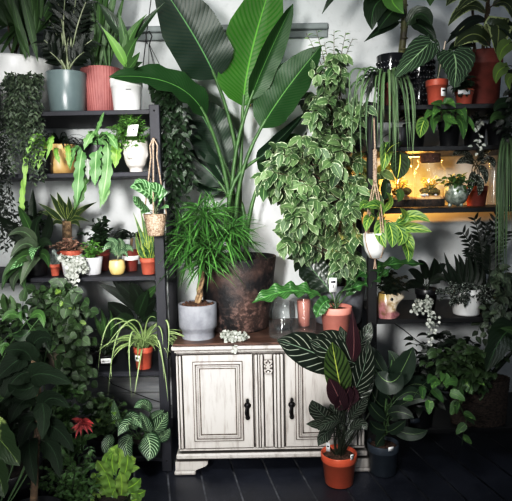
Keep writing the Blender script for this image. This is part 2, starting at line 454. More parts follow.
M['glaze'] = plain('dark_antique_glaze', B(64, 54, 48), .7, col2=B(110, 100, 92), scale=30)
M['cork'] = plain('dark_cork', B(104, 66, 48), .9, col2=B(60, 36, 26), scale=60, bump=.6)
M['moss'] = plain('moss', B(120, 112, 40), .95, col2=B(60, 52, 20), scale=60, bump=1)
M['pebble'] = plain('terrarium_layers', B(60, 42, 28), .9, col2=B(12, 9, 7), scale=60, bump=.9)
M['sand'] = plain('pale_sand', B(214, 176, 120), .9, col2=B(160, 118, 74), scale=50)
M['glass'] = glassmat('clear_glass')
M['stemolive'] = plain('olive_cane', B(96, 98, 48), .6, col2=B(50, 44, 28), scale=14)
M['cactus'] = plain('grey_cactus', B(120, 130, 124), .8, col2=B(76, 86, 82), scale=80, bump=.6)
# rusty planter
m, nt, b, out = newmat('rusted_iron'); n = N(nt)
a = n.noise(5.5, 6, .62); c = n.noise(30, 5, .7); d = n.noise(2.6, 3, .5)
col = n.mix(n.ramp(a, .45, .66), B(16, 15, 18), B(74, 56, 50))
col = n.mix(n.m('MULTIPLY', n.ramp(c, .5, .68), n.ramp(d, .42, .62)), col, B(128, 104, 96))
col = n.mix(n.ramp(c, .62, .75), col, B(30, 28, 34))
nt.links.new(col, b.inputs['Base Color']); b.inputs['Roughness'].default_value = .55; n.bump(c, b, .5, .01); M['rust'] = m
# brown wood of the cabinet top
m, nt, b, out = newmat('worn_brown_wood'); n = N(nt)
a = n.noise(9, 6, .6, stretch=(1, 9, 9)); c = n.noise(6, 4)
col = n.mix(n.ramp(a, .35, .65), B(96, 70, 58), B(48, 34, 29)); col = n.mix(n.m('MULTIPLY', n.ramp(c, .5, .7), .4), col, B(128, 104, 92))
nt.links.new(col, b.inputs['Base Color']); b.inputs['Roughness'].default_value = .35; M['woodtop'] = m
# antiqued cream paint; groove glaze plus occlusion shade mixed into the colour
m, nt, b, out = newmat('antiqued_cream_paint'); n = N(nt)
a = n.noise(14, 6, .65, stretch=(3, 3, .35)); c = n.noise(3, 3)
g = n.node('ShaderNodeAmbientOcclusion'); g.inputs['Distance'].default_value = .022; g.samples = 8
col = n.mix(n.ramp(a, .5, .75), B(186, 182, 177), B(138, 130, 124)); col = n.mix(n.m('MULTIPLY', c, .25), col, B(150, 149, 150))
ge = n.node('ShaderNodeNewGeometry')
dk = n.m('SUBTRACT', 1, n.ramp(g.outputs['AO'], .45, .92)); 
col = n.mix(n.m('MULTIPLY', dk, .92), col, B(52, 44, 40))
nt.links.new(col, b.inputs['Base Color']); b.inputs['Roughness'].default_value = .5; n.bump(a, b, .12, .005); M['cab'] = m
# wall plaster
m, nt, b, out = newmat('aged_white_plaster'); n = N(nt)
a = n.noise(1.6, 5, .6); c = n.noise(22, 5, .6); e = n.noise(.7, 2)
col = n.mix(n.ramp(a, .35, .7), B(222, 224, 224), B(192, 196, 196)); col = n.mix(n.m('MULTIPLY', n.ramp(c, .55, .75), .25), col, B(150, 150, 148))
nt.links.new(col, b.inputs['Base Color']); b.inputs['Roughness'].default_value = .85; n.bump(c, b, .15, .01); M['wall'] = m
M['trimw'] = plain('grey_painted_trim', B(142, 150, 148), .6, col2=B(120, 128, 128), scale=4)
M['plank'] = plain('pale_grey_boards', B(168, 170, 172), .7, col2=B(138, 140, 143), scale=8, stretch=(.5, 1, 3))
# black painted floorboards
m, nt, b, out = newmat('worn_black_floor_paint'); n = N(nt)
tc = n.node('ShaderNodeTexCoord'); a = n.noise(260, 3, .7); c = n.noise(2.5, 5, .65); e = n.noise(34, 6, .75)
col = n.mix(n.ramp(c, .35, .7), B(24, 27, 36), B(44, 48, 60))
col = n.mix(n.m('MULTIPLY', n.ramp(e, .6, .72), .45), col, B(112, 118, 130))
col = n.mix(n.m('MULTIPLY', n.ramp(a, .64, .7), .9), col, B(150, 155, 165))
nt.links.new(col, b.inputs['Base Color']); nt.links.new(n.m('MULTIPLY_ADD', c, .35, .2), b.inputs['Roughness']); n.bump(e, b, .15, .004); M['floor'] = m
M['gap'] = plain('board_gap_dust', B(160, 164, 172), .9, col2=B(60, 62, 68), scale=7)
# ribbed / head / parrot
M['bubble'] = M['blackglaze']
# leaves
G = leafmat
L = {}
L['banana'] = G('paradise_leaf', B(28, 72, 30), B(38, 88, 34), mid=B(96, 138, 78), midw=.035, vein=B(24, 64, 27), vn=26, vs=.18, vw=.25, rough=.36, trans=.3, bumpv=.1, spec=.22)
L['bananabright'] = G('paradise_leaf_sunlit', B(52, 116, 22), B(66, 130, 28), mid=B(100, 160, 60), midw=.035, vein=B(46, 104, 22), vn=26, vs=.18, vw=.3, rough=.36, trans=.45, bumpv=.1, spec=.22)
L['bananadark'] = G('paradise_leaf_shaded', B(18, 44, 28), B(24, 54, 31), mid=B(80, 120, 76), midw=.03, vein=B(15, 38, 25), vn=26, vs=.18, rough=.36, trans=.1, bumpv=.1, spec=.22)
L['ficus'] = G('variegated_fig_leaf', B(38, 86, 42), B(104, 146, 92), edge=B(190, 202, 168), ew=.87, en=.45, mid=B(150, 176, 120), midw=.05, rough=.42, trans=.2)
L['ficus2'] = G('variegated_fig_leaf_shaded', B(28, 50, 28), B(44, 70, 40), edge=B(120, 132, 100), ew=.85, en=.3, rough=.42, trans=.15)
L['dracaena'] = G('dracaena_leaf', B(32, 98, 30), B(86, 156, 62), mid=B(100, 166, 80), midw=.12, rough=.28, trans=.2)
L['pinstripe'] = G('pinstripe_leaf', B(20, 36, 27), B(28, 46, 33), mid=B(110, 128, 110), midw=.04, vein=B(134, 140, 128), vn=7, vs=.34, vw=.09, vsoft=.06, vmax=.93, vmin=.1, rough=.3, trans=.04, under=B(74, 34, 48))
L['pinstripe_y'] = G('pinstripe_leaf_young', B(58, 92, 32), B(72, 104, 40), mid=B(160, 170, 90), midw=.06, vein=B(24, 40, 22), vn=8, vs=.32, vw=.22, rough=.3, trans=.1, under=B(74, 34, 48))
L['purple'] = G('purple_leaf_back', B(52, 26, 38), B(68, 34, 46), mid=B(120, 84, 84), midw=.06, vein=B(34, 16, 26), vn=10, vs=.4, rough=.32, trans=.05)
L['rubber'] = G('rubber_leaf', B(22, 46, 34), B(30, 58, 42), mid=B(110, 134, 90), midw=.04, rough=.4, bumpv=0, trans=.02, spec=.3)
L['dark'] = G('dark_leaf', B(18, 42, 24), B(30, 62, 32), mid=B(60, 94, 56), midw=.05, rough=.33, trans=.1)
L['darker'] = G('very_dark_leaf', B(12, 26, 17), B(20, 38, 24), mid=B(36, 58, 38), midw=.05, rough=.4, trans=.05)  # very dark green shared by many plants
L['mid'] = G('green_leaf', B(38, 84, 34), B(62, 112, 46), mid=B(104, 144, 80), midw=.06, rough=.38, trans=.2)
L['bright'] = G('bright_green_leaf', B(66, 136, 36), B(104, 170, 56), mid=B(128, 180, 80), midw=.08, rough=.42, trans=.3)
L['lime'] = G('lime_leaf', B(84, 138, 34), B(128, 170, 60), mid=B(160, 196, 80), midw=.08, rough=.35, trans=.3)
L['nest'] = G('birds_nest_frond', B(50, 112, 50), B(74, 136, 66), mid=B(110, 164, 94), midw=.06, vein=B(34, 84, 38), vn=16, vs=.2, vw=.25, rough=.25, bumpv=.4, trans=.2)
L['spider'] = G('spider_leaf', B(92, 132, 66), B(128, 164, 96), mid=B(196, 212, 160), midw=.3, rough=.4, trans=.25)
L['rhip'] = G('strap_leaf', B(52, 88, 52), B(88, 124, 80), mid=B(110, 144, 98), midw=.2, rough=.42, trans=.1)
L['fish'] = G('fishbone_segment', B(74, 138, 74), B(98, 156, 88), mid=B(150, 190, 130), midw=.1, rough=.4, trans=.12)
L['fishlime'] = G('fishbone_segment_young', B(104, 172, 40), B(130, 190, 60), mid=B(160, 206, 100), midw=.1, rough=.4, trans=.25)
L['calathea'] = G('white_veined_leaf', B(24, 70, 40), B(32, 82, 46), mid=B(176, 200, 160), midw=.05, vein=B(180, 204, 172), vn=9, vs=.38, vw=.13, vsoft=.1, vmax=.88, rough=.35, trans=.1)
L['maranta'] = G('prayer_leaf', B(96, 148, 52), B(120, 168, 66), mid=B(190, 210, 110), midw=.08, vein=B(36, 88, 38), vn=6, vs=.3, vw=.34, vmax=.75, rough=.4, trans=.25)
L['marantad'] = G('prayer_leaf_dark', B(34, 62, 30), B(44, 74, 34), mid=B(190, 200, 90), midw=.08, vein=B(16, 30, 18), vn=7, vs=.3, vw=.3, vmax=.8, rough=.4, trans=.1)
L['striped'] = G('striped_leaf', B(52, 116, 60), B(66, 130, 70), mid=B(160, 200, 150), midw=.06, vein=B(168, 208, 160), vn=7, vs=.2, vw=.22, vsoft=.1, rough=.35, trans=.2)
L['anth'] = G('silver_veined_leaf', B(26, 56, 34), B(34, 66, 40), mid=B(150, 176, 136), midw=.05, vein=B(126, 156, 120), vn=7, vs=.55, vw=.05, vsoft=.07, rough=.4, trans=.08)
L['elastica'] = G('cream_edged_leaf', B(48, 70, 38), B(60, 84, 44), edge=B(170, 180, 128), ew=.8, en=.35, mid=B(150, 160, 100), midw=.06, rough=.28, trans=.1)
L['hoya'] = G('hoya_leaf', B(26, 50, 36), B(82, 106, 82), mid=B(104, 128, 96), midw=.07, rough=.38, trans=.08)
L['ivy'] = G('ivy_leaf', B(34, 66, 32), B(58, 98, 46), mid=B(90, 124, 74), midw=.06, rough=.42, trans=.12)
L['pothos'] = G('pothos_leaf', B(42, 100, 38), B(72, 136, 52), mid=B(120, 160, 80), midw=.05, blotch=B(130, 170, 90), bt=.62, bs=40, rough=.32, trans=.18)
L['bigvar'] = G('cream_splashed_leaf', B(18, 44, 16), B(26, 54, 20), mid=B(84, 100, 54), midw=.03, blotch=B(104, 116, 74), bt=.62, bs=16, rough=.35, trans=.1)
L['snake'] = G('snake_leaf', B(58, 104, 52), B(74, 120, 62), edge=B(178, 186, 92), ew=.8, en=.1, blotch=B(34, 70, 40), bt=.52, bs=45, rough=.38, trans=.05)
L['corn'] = G('corn_plant_leaf', B(44, 74, 36), B(62, 90, 46), edge=B(150, 160, 96), ew=.8, en=.12, mid=B(40, 66, 34), midw=.2, rough=.38, trans=.15)
L['pink'] = G('dusky_pink_leaf', B(168, 128, 118), B(120, 96, 84), mid=B(190, 160, 140), midw=.1, edge=B(84, 92, 66), ew=.85, rough=.5, trans=.1)
L['silverleaf'] = G('silver_leaf', B(192, 206, 210), B(128, 144, 144), mid=B(216, 220, 212), midw=.1, edge=B(84, 100, 80), ew=.92, rough=.45, trans=.1)
L['red'] = G('red_leaf', B(190, 50, 62), B(150, 36, 48), mid=B(220, 110, 110), midw=.15, rough=.4, trans=.25)
L['spotted'] = G('spotted_leaf', B(20, 34, 26), B(28, 42, 32), dots=B(180, 190, 180), rough=.4, trans=.05)
L['velvet'] = G('velvet_leaf', B(12, 28, 17), B(20, 40, 24), mid=B(46, 68, 46), midw=.03, vein=B(22, 40, 26), vn=7, vs=.5, vw=.05, vsoft=.06, rough=.6, trans=.02, spec=.12)  # green darkened to put the dim foreground into the leaf colour
L['yellowt'] = G('yellow_terrarium_leaf', B(210, 190, 40), B(180, 170, 50), rough=.5, trans=.3)
# =================================================================== setting
s = MB(); s.box((-.1, .78, 1.8), (6.8, .12, 3.6)); s.build('wall_back', M['wall'], kind='structure', smooth=False)
s = MB(); s.box((0, -1.54, -.06), (7, 4.72, .08)); s.build('floor', M['gap'], kind='structure', smooth=False)
s = MB(); ang = math.radians(11.2); w = .192
for i in range(-22, 24):
    u = i*w; dx, dy = -math.sin(ang), math.cos(ang)     # board direction
    # board strip clipped to y in [-3.8, .6]
    def q(off, y): return ((off/math.cos(ang)) + (y)*dx/dy, y, 0)
    a0, a1 = u+.005+.035, u+w-.005+.035
    A, Bq, Cc, D = q(a0, -3.8), q(a1, -3.8), q(a1, .72), q(a0, .72)
    z = U(-.001, .001)
    s.quadgrid([[(*A[:2], z), (*Bq[:2], z)], [(*D[:2], z), (*Cc[:2], z)]])
o = s.build('floor', M['floor'], kind='structure', smooth=False); o.location.z += .0
# picture ledge on the wall, ends right of the big leaves
zt = P(328, 24, .69).z; xr = P(328, 24, .69).x
s = MB(); s.box(((-3.3+xr)/2, .705, zt-.012), (xr+3.3, .05, .04), bev=.006)
s.box(((-3.3+xr)/2, .712, zt-.055), (xr+3.3, .018, .05), bev=.003); s.build('trim_1', M['trimw'], kind='structure', smooth=False)
s = MB()
for k in range(6):
    s.box((-1.3, .71, .06+k*.118), (3.9, .022, .112), bev=.004)
s.build('trim_2', M['plank'], kind='structure', smooth=False)
# =================================================================== shelf units
FY, BY = .04, .46
def zrow(px, py, Y=FY): return P(px, py, Y).z
ZL = [zrow(100, 110.5), zrow(100, 172.5), zrow(100, 276.5), zrow(100, 372), zrow(110, 457)]
ZR = [zrow(440, 104.5), zrow(440, 146), zrow(440, 208), zrow(440, 318), zrow(440, 428)]
def unit(name, label, x0, x1, posts, zs, top, m, wtop=.058):
    root = empty(name, label, 'shelf', ((x0+x1)/2, (FY+BY)/2, 0))
    for i, z in enumerate(zs):
        b = MB(); b.box(((x0+x1)/2, (FY+.62)/2, z-.012), (x1-x0, .62-FY, .024), bev=.002)
        b.build('shelf_board', m, root, smooth=False)
        b = MB(); b.box(((x0+x1)/2, FY-.006, z-.014), (x1-x0, .012, .026), bev=.002)
        b.build('front_rail', m, root, smooth=False)
    for x in posts:
        for y in (FY-.02, BY+.02):
            b = MB(); b.box((x, y, top/2), (wtop, .04, top), bev=.003)
            o = b.build('post', m, root, smooth=False)
            if y < FY:
                for z in zs:
                    if z+.02 > top: continue
                    c = MB(); c.lathe((0, 0, 0), [(.0003, .003), (.004, .002), (.005, 0)], n=10)
                    c.v = [(x+v[0], y-.0205-v[2], z-.012+v[1]) for v in c.v]
                    c.build('bolt', M['steel'], o)
    return root
pxl = P(154, 108, FY-.04).x; topL = P(154, 104.5, FY-.04).z
unit('shelving_unit', 'blue-black painted wooden shelving unit on the left crowded with potted plants', -2.0, pxl-.03, [pxl, -1.95], ZL, topL, M['shelf'])
pxr = P(372.5, 250, FY-.04).x
unit('shelving_unit', 'black wooden shelving unit on the right holding the lit terrariums', pxr+.028, 2.1, [pxr, 2.05], ZR, ZR[0]+.01, M['shelfdk'], wtop=.052)
# =================================================================== cabinet
CY = -.02; k = pxm(CY); cx = P(271.3, 400, CY).x
TZ = zrow(226, 342.5, CY); 
cab = empty('sideboard_cabinet', 'distressed cream two-door sideboard cabinet with brown wood top on bracket feet', 'cabinet', (cx, .2, 0))
def X(px): return P(px, 400, CY).x
W2 = (X(365)-X(177.8))/2; BYC = .58
b = MB(); b.box((cx, (CY-.02+BYC)/2, TZ-.006), (2*W2+.03, BYC-CY+.03, .014), bev=.004); b.build('top_board', M['woodtop'], cab, smooth=False)
b = MB()
b.box((cx, (CY+BYC)/2, TZ-.026), (2*W2+.05, BYC-CY+.05, .026), bev=.011)
b.box((cx, (CY+BYC)/2, TZ-.048), (2*W2+.02, BYC-CY+.02, .016), bev=.006)
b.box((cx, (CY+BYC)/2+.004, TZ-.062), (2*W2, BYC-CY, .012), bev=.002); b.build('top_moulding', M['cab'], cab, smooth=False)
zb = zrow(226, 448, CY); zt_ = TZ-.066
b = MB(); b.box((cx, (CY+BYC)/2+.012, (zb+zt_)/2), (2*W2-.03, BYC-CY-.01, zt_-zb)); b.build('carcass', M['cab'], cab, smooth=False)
# base moulding and bracket feet
b = MB(); z1 = zrow(226, 457, CY)
b.box((cx, (CY+BYC)/2, zb-.004), (2*W2+.0, BYC-CY+.02, .016), bev=.007)
b.box((cx, (CY+BYC)/2, (zb+z1)/2-.016), (2*W2+.035, BYC-CY+.04, .034), bev=.01)
b.build('base_moulding', M['cab'], cab, smooth=False)
zf = z1-.012
def foot(sg):
    b = MB(); x0 = cx+sg*(W2+.022); out = []
    prof = [(0, 0), (.105, 0), (.118, .006), (.115, .018), (.12, .03), (.145, .04), (.175, .052), (.19, .066), (.19, zf), (-.0, zf)]
    for y in (CY-.028, CY+.02):
        out.append([(x0-sg*p[0], y, p[1] if p[1] < zf else zf) for p in prof])
    b.poly(out[0]); b.poly(out[1][::-1])
    n_ = len(prof)
    for i in range(n_):
        j = (i+1) % n_; b.poly([out[0][i], out[0][j], out[1][j], out[1][i]])
    b.box((x0-sg*.055, CY-.022, .014), (.125, .03, .026), bev=.008)
    b.build('bracket_foot', M['cab'], cab, smooth=False)
    b = MB(); b.box((x0-sg*.05, BYC-.03, zf/2), (.1, .05, zf), bev=.004); b.build('bracket_foot', M['cab'], cab, smooth=False)
foot(-1); foot(1)
# doors
def door(xa, xb, hx):
    dz0, dz1 = zb+.006, zt_-.004; yy = CY-.004
    root = MB(); root.box(((xa+xb)/2, yy, (dz0+dz1)/2), (xb-xa-.004, .02, dz1-dz0), bev=.003)
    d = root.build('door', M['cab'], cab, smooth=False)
    # moulded frame: two nested picture frames, recessed inner panel
    pa, pb = xa+(xb-xa)*.155, xb-(xb-xa)*.155; q0, q1 = dz0+.048, dz1-.04
    fr = MB()
    for ins, wd, dp, off in ((0, .014, .018, 0), (.012, .016, .012, .001), (.027, .007, .018, 0)):
        A0, A1, B0, B1 = pa+ins, pb-ins, q0+ins, q1-ins
        fr.box(((A0+A1)/2, yy-.010, B1-wd/2), (A1-A0, dp, wd), bev=.004); fr.box(((A0+A1)/2, yy-.010, B0+wd/2), (A1-A0, dp, wd), bev=.004)
        fr.box((A0+wd/2, yy-.0098, (B0+B1)/2), (wd, dp, B1-B0), bev=.004); fr.box((A1-wd/2, yy-.0098, (B0+B1)/2), (wd, dp, B1-B0), bev=.004)
    fr.build('panel_frame', M['cab'], d, smooth=False)
    gz = MB()  # dark glaze strips, doubling as groove shade the shallow mouldings lack
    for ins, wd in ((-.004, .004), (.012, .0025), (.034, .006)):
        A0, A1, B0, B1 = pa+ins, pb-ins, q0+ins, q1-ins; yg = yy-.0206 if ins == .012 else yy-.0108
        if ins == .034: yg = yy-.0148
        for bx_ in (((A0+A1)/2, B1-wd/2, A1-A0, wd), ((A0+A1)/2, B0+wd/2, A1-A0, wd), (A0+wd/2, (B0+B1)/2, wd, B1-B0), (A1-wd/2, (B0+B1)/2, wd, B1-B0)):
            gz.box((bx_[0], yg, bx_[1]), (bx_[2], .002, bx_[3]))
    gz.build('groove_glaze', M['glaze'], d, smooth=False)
    pn = MB(); pn.box(((pa+pb)/2, yy-.008, (q0+q1)/2), (pb-pa-.07, .012, q1-q0-.07), bev=.004); pn.build('door_panel', M['cab'], d, smooth=False)
    h = MB(); hz = zrow(247, 407, CY)
    h.lathe((0, 0, 0), [(.0003, .009), (.008, .008), (.013, .004), (.014, 0)], n=14); 
    h.v = [(hx+v[0], yy-.011-v[2], hz+.012+v[1]) for v in h.v]
    h.blob((hx, yy-.02, hz+.036), (.006, .006, .012), 8, 6); h.blob((hx, yy-.018, hz-.045), (.009, .006, .011), 8, 6)
    h.tube([(hx, yy-.02, hz+.012), (hx-.005, yy-.034, hz+.004), (hx-.008, yy-.036, hz-.015), (hx-.003, yy-.034, hz-.032), (hx, yy-.022, hz-.044)], .0045, .004, n=8)
    h.tube([(hx, yy-.012, hz+.03), (hx, yy-.014, hz), (hx, yy-.012, hz-.05)], .005, .006, n=6)
    h.v = [(hx+(v[0]-hx)*1.45, yy-.011+(v[1]-yy+.011)*1.3, hz+(v[2]-hz)*1.25) for v in h.v]
    h.build('drop_handle', M['steel'], d)
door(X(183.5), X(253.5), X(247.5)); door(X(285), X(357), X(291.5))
# centre pilaster with grooves and carved ornament
yy = CY-.004; mz = (zb+zt_)/2; hz = zt_-zb-.012
for (a, c, dp) in ((255.5, 258, .03), (258.5, 260.5, .02), (261, 263.5, .03), (264.5, 273, .014), (274, 276.5, .03), (277, 280, .036), (280.5, 283.5, .028)):
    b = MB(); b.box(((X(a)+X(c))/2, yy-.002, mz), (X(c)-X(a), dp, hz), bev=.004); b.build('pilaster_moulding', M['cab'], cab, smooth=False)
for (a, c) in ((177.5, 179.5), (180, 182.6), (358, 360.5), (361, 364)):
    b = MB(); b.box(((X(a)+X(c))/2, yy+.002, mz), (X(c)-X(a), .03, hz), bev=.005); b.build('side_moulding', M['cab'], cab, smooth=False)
b = MB(); ox = X(268.7); oz = zrow(268, 366, CY)
for sg in (-1, 1):
    pts = [(ox+sg*(.004+.012*math.sin(t*1.5)), yy-.014, oz+.038-.012*t) for t in np.linspace(0, 6.2, 16)]
    b.tube(pts, .005, .004, n=6)
    for q in (.03, .005, -.02): b.blob((ox+sg*.015, yy-.012, oz+q), (.006, .006, .008), 8, 6)
b.blob((ox, yy-.014, oz+.01), (.005, .006, .022), 8, 6); b.blob((ox, yy-.014, oz-.03), (.007, .006, .01), 8, 6)
b.v = [(ox+(v[0]-ox)*1.25, v[1]-.003, oz+(v[2]-oz)*1.05) for v in b.v]
b.build('carved_ornament', M['cab'], cab)
# =================================================================== lights and camera
def area(loc, tgt, size, e, col=(1, 1, 1), sy=None, spread=180):
    l = bpy.data.lights.new('area', 'AREA'); l.energy = e; l.color = col; l.size = size; l.spread = math.radians(spread)
    if sy: l.shape = 'RECTANGLE'; l.size_y = sy
    o = bpy.data.objects.new('window_and_fill_light', l); C.objects.link(o); o.location = loc
    o.rotation_euler = (Vector(tgt)-Vector(loc)).to_track_quat('-Z', 'Y').to_euler(); return o
def spot(loc, tgt, e, ang, blend, rad, col=(1, 1, 1)):
    l = bpy.data.lights.new('spot', 'SPOT'); l.energy = e; l.color = col; l.spot_size = math.radians(ang); l.spot_blend = blend; l.shadow_soft_size = rad
    o = bpy.data.objects.new('window_and_fill_light', l); C.objects.link(o); o.location = loc
    o.rotation_euler = (Vector(tgt)-Vector(loc)).to_track_quat('-Z', 'Y').to_euler(); return o
spot((-.8, -3.5, 1.95), (-.22, .3, 1.5), 860, 60, 1, .22, (1, .985, .965))
area((-.3, -1.9, 3.5), (-.15, .3, 1.4), .9, 24, (1, .99, .97), .9, spread=80)  # soft overhead fill, no visible source
area((-.5, -3.1, 1.0), (-.75, .5, .55), .8, 9, (1, .99, .97), .8, spread=70)  # added low fill to brighten the lower left shelves and wall
area((1.8, -3.2, 2.6), (.7, .4, 1.9), 1.2, 5, (.86, .93, 1), 1.2, spread=80)  # weak cool fill aimed at the right shelves
w = bpy.data.worlds.new('world'); bpy.context.scene.world = w; w.use_nodes = True
bg = w.node_tree.nodes.get('Background') or w.node_tree.nodes.new('ShaderNodeBackground')
bg.inputs[0].default_value = (.62, .72, .85, 1); bg.inputs[1].default_value = .12
cd = bpy.data.cameras.new('camera'); cam = bpy.data.objects.new('camera', cd); C.objects.link(cam)
cd.sensor_width = 36; cd.lens = F/512*36; cd.clip_start = .05
cam.matrix_world = Matrix.Translation(CAM) @ ROT.to_4x4(); bpy.context.scene.camera = cam
sc = bpy.context.scene
sc.view_settings.view_transform = 'Standard'; sc.view_settings.look = 'None'

cm = sc.view_settings; cm.use_curve_mapping = True
cv = cm.curve_mapping; cc = cv.curves[3]
for (x, y) in ((.1, .06), (.25, .2), (.5, .5), (.78, .82)): cc.points.new(x, y)
cv.update()
# =================================================================== centre
def bigleaf(parent, pts, Yb, Yt, wpx, lm, kind='banana', seg=14, cross=3, fold=.2, wave=.05, wn=4, nrm=None, Ym=None, lobe=0, cup=0, tilt=0, name='leaf', sm=None, root=None, pr=(.009, .006), label=None):
    """a single large leaf through photo points base, middle, tip at real depths"""
    Ym = (Yb+Yt)/2 if Ym is None else Ym
    if kind == 'ovate': kind = 'ellip'
    p0, pm, p2 = P(*pts[0], Yb), P(*pts[1], Ym), P(*pts[2], Yt)
    p1 = pm*2 - (p0+p2)/2
    mb = MB(); leaf(mb, p0, p1, p2, wpx*pxm(Ym), nrm or Vector((0, -1, .25)), kind, seg=seg, cross=cross, fold=fold, wave=wave, wn=wn, lobe=lobe, cup=cup, tilt=tilt)
    o = mb.build(name, lm, parent, label)
    if root is not None and sm:
        st = MB(); a = Vector(root); n_ = (p0-p1).normalized()
        m1 = p0 + n_*(p0-a).length*.5
        st.tube([bez(a, m1, p0, t/10) for t in range(11)]+[bez(p0, p1, p2, .12)], pr[0], pr[1], n=8)
        st.build('leaf_stalk', sm, o)
    return o
ZC = TZ
# rusted planter with the bird of paradise
o, c, r = potted('bird_of_paradise', 'tall bird of paradise plant with huge paddle leaves in a rust-mottled dark iron planter', 'plant', 238, 256, 80, 62, .36, ZC+.001, M['rust'], None, 'cyl', n=48)
sb = MB(); sb.lathe((c[0], c[1], c[2]-.06), [(r-.02, 0), (.0005, .01)], n=24); sb.build('soil', M['soil'], o)
c = c + Vector((0, 0, -.05))
rt = lambda dx, dy=0: c + Vector((dx, dy, 0))
bp = dict(sm=M['stemg'], pr=(.017, .009))
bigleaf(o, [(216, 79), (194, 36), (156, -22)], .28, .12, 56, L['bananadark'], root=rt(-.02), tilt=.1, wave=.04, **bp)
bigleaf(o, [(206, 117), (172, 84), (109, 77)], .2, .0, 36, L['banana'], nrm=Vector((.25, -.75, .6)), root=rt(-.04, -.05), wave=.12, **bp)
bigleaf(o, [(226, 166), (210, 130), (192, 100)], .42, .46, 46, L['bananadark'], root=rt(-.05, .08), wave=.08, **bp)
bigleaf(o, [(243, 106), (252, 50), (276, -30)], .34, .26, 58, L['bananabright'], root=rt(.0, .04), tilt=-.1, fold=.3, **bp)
bigleaf(o, [(250, 100), (268, 56), (293, 4)], .27, .2, 27, L['banana'], root=rt(.01, 0), tilt=-.6, fold=.5, **bp)
bigleaf(o, [(261, 128), (286, 90), (321, 46)], .26, .22, 43, L['banana'], root=rt(.03, .02), tilt=.25, wave=.06, **bp)
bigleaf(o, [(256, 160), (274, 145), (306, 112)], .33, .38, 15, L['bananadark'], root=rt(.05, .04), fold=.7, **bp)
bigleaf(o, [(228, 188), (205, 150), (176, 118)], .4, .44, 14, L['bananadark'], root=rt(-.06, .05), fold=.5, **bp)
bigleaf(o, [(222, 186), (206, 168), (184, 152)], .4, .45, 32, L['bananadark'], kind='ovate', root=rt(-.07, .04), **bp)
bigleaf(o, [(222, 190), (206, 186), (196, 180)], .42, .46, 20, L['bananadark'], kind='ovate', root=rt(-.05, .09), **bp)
bigleaf(o, [(262, 175), (277, 152), (300, 135)], .4, .44, 24, L['banana'], kind='banana', root=rt(.06, .05), **bp)
# grey footed pot with dracaena
o, c, r = potted('potted_dracaena', 'bushy green dracaena with twisted stems in a footed grey concrete pot on the sideboard', 'plant', 198.5, 303, 39, 36, .12, ZC, M['concrete'], None, 'footed', n=40)
s = MB(); s.lathe(c+Vector((0, 0, .012)), [(r-.013, 0), (r*.5, .012), (.0005, .016)], n=24)
for q in range(60):
    a = U(0, 6.28); k_ = math.sqrt(R())*(r-.02); s.blob(c+Vector((k_*math.cos(a), k_*math.sin(a), .02)), (U(.006, .014), U(.006, .012), U(.004, .009)), 6, 4, amp=.2)
s.build('bark_mulch', M['bark'], o)
tk = MB(); top = P(206, 243, .13)
for q in range(3):
    tk.tube([c.lerp(top, t/14)+Vector((math.cos(t*.75+q*2.1)*.013, math.sin(t*.75+q*2.1)*.013, 0)) for t in range(15)], .011, .008, n=7)
tk.build('twisted_trunk', M['trunk'], o)
lb = MB()
for (hx, hy, n_, ln) in ((207, 246, 90, .3), (190, 238, 70, .27), (224, 238, 80, .27), (205, 218, 70, .23), (182, 228, 56, .24), (232, 228, 60, .24), (216, 212, 50, .2), (198, 208, 44, .19), (240, 244, 46, .22), (176, 246, 40, .24), (212, 258, 60, .26), (190, 258, 60, .28), (204, 264, 60, .24), (180, 250, 44, .28)):
    hc = P(hx, hy, .1+U(-.05, .08))
    for i in range(n_):
        a = U(0, 2*PI); e = U(-.6, 1.35); l = ln*U(.6, 1.05)
        d = Vector((math.cos(a)*math.cos(e), math.sin(a)*math.cos(e), math.sin(e)))
        p1 = hc+d*l*.5; p2 = p1+(d+Vector((0, 0, -1.1*U(.5, 1.3)))).normalized()*l*.55
        leaf(lb, hc, p1, p2, .0115*U(.8, 1.25), Vector((0, 0, 1))+TOCAM*.4+rdir()*.3, 'lance', seg=6, fold=.3)
lb.build('foliage', L['dracaena'], o)
# small silver-leaved trailer on the cabinet edge
o, c, r = potted('small_trailing_plant', 'small silver-leaved trailing plant by the grey footed pot, hanging over the sideboard edge', 'plant', 230, 334, 18, 14, .06, ZC, M['black'], M['soil'], 'cyl', n=20)
st = hang(c, r, 16, (P(217, 0, .03).x, P(243, 0, .03).x), (ZC+.006, ZC+.04), wob=.004, lift=.012)
st += [[c, P(233, 332, 0), P(234, 341, -.03), P(234, 346, -.055), P(234, 353, -.06)]]
trail(o, st, .026, .024, L['silverleaf'], M['stemd'], step=.011, kind='round')
# two glass vessels
def jar_glass(nm, lb_, cxp, ytop, ybot, w, Y, prof, cat='glass vessel'):
    b_ = PX(cxp, Y, ZC); h = P(cxp, ytop, Y).z-ZC; rr = w*pxm(Y)/2
    m_ = MB(); m_.lathe(b_, [(rr*p[0], h*p[1]) for p in prof], n=40)
    o = m_.build(nm, M['glass']); tag(o, lb_, cat); return o, b_, h, rr
cyl = [(0, .03), (.9, .03), (.97, .05), (1, .12), (1, .95), (1.02, .99), (.985, 1), (.965, .95), (.965, .13), (.9, .08), (0, .08)]
bwl = [(0, .02), (.6, .02), (.9, .12), (1, .35), (.98, .7), (.9, .95), (.92, 1), (.88, .99), (.93, .7), (.95, .35), (.85, .15), (.55, .06), (0, .06)]
jar_glass('glass_vase', 'clear straight-sided glass cylinder vase on the right of the sideboard', 303, 300, 341, 27, .14, cyl)
jar_glass('glass_bowl', 'rounded clear glass bowl on the sideboard beside the rust planter', 284, 302, 336, 24, .26, bwl)
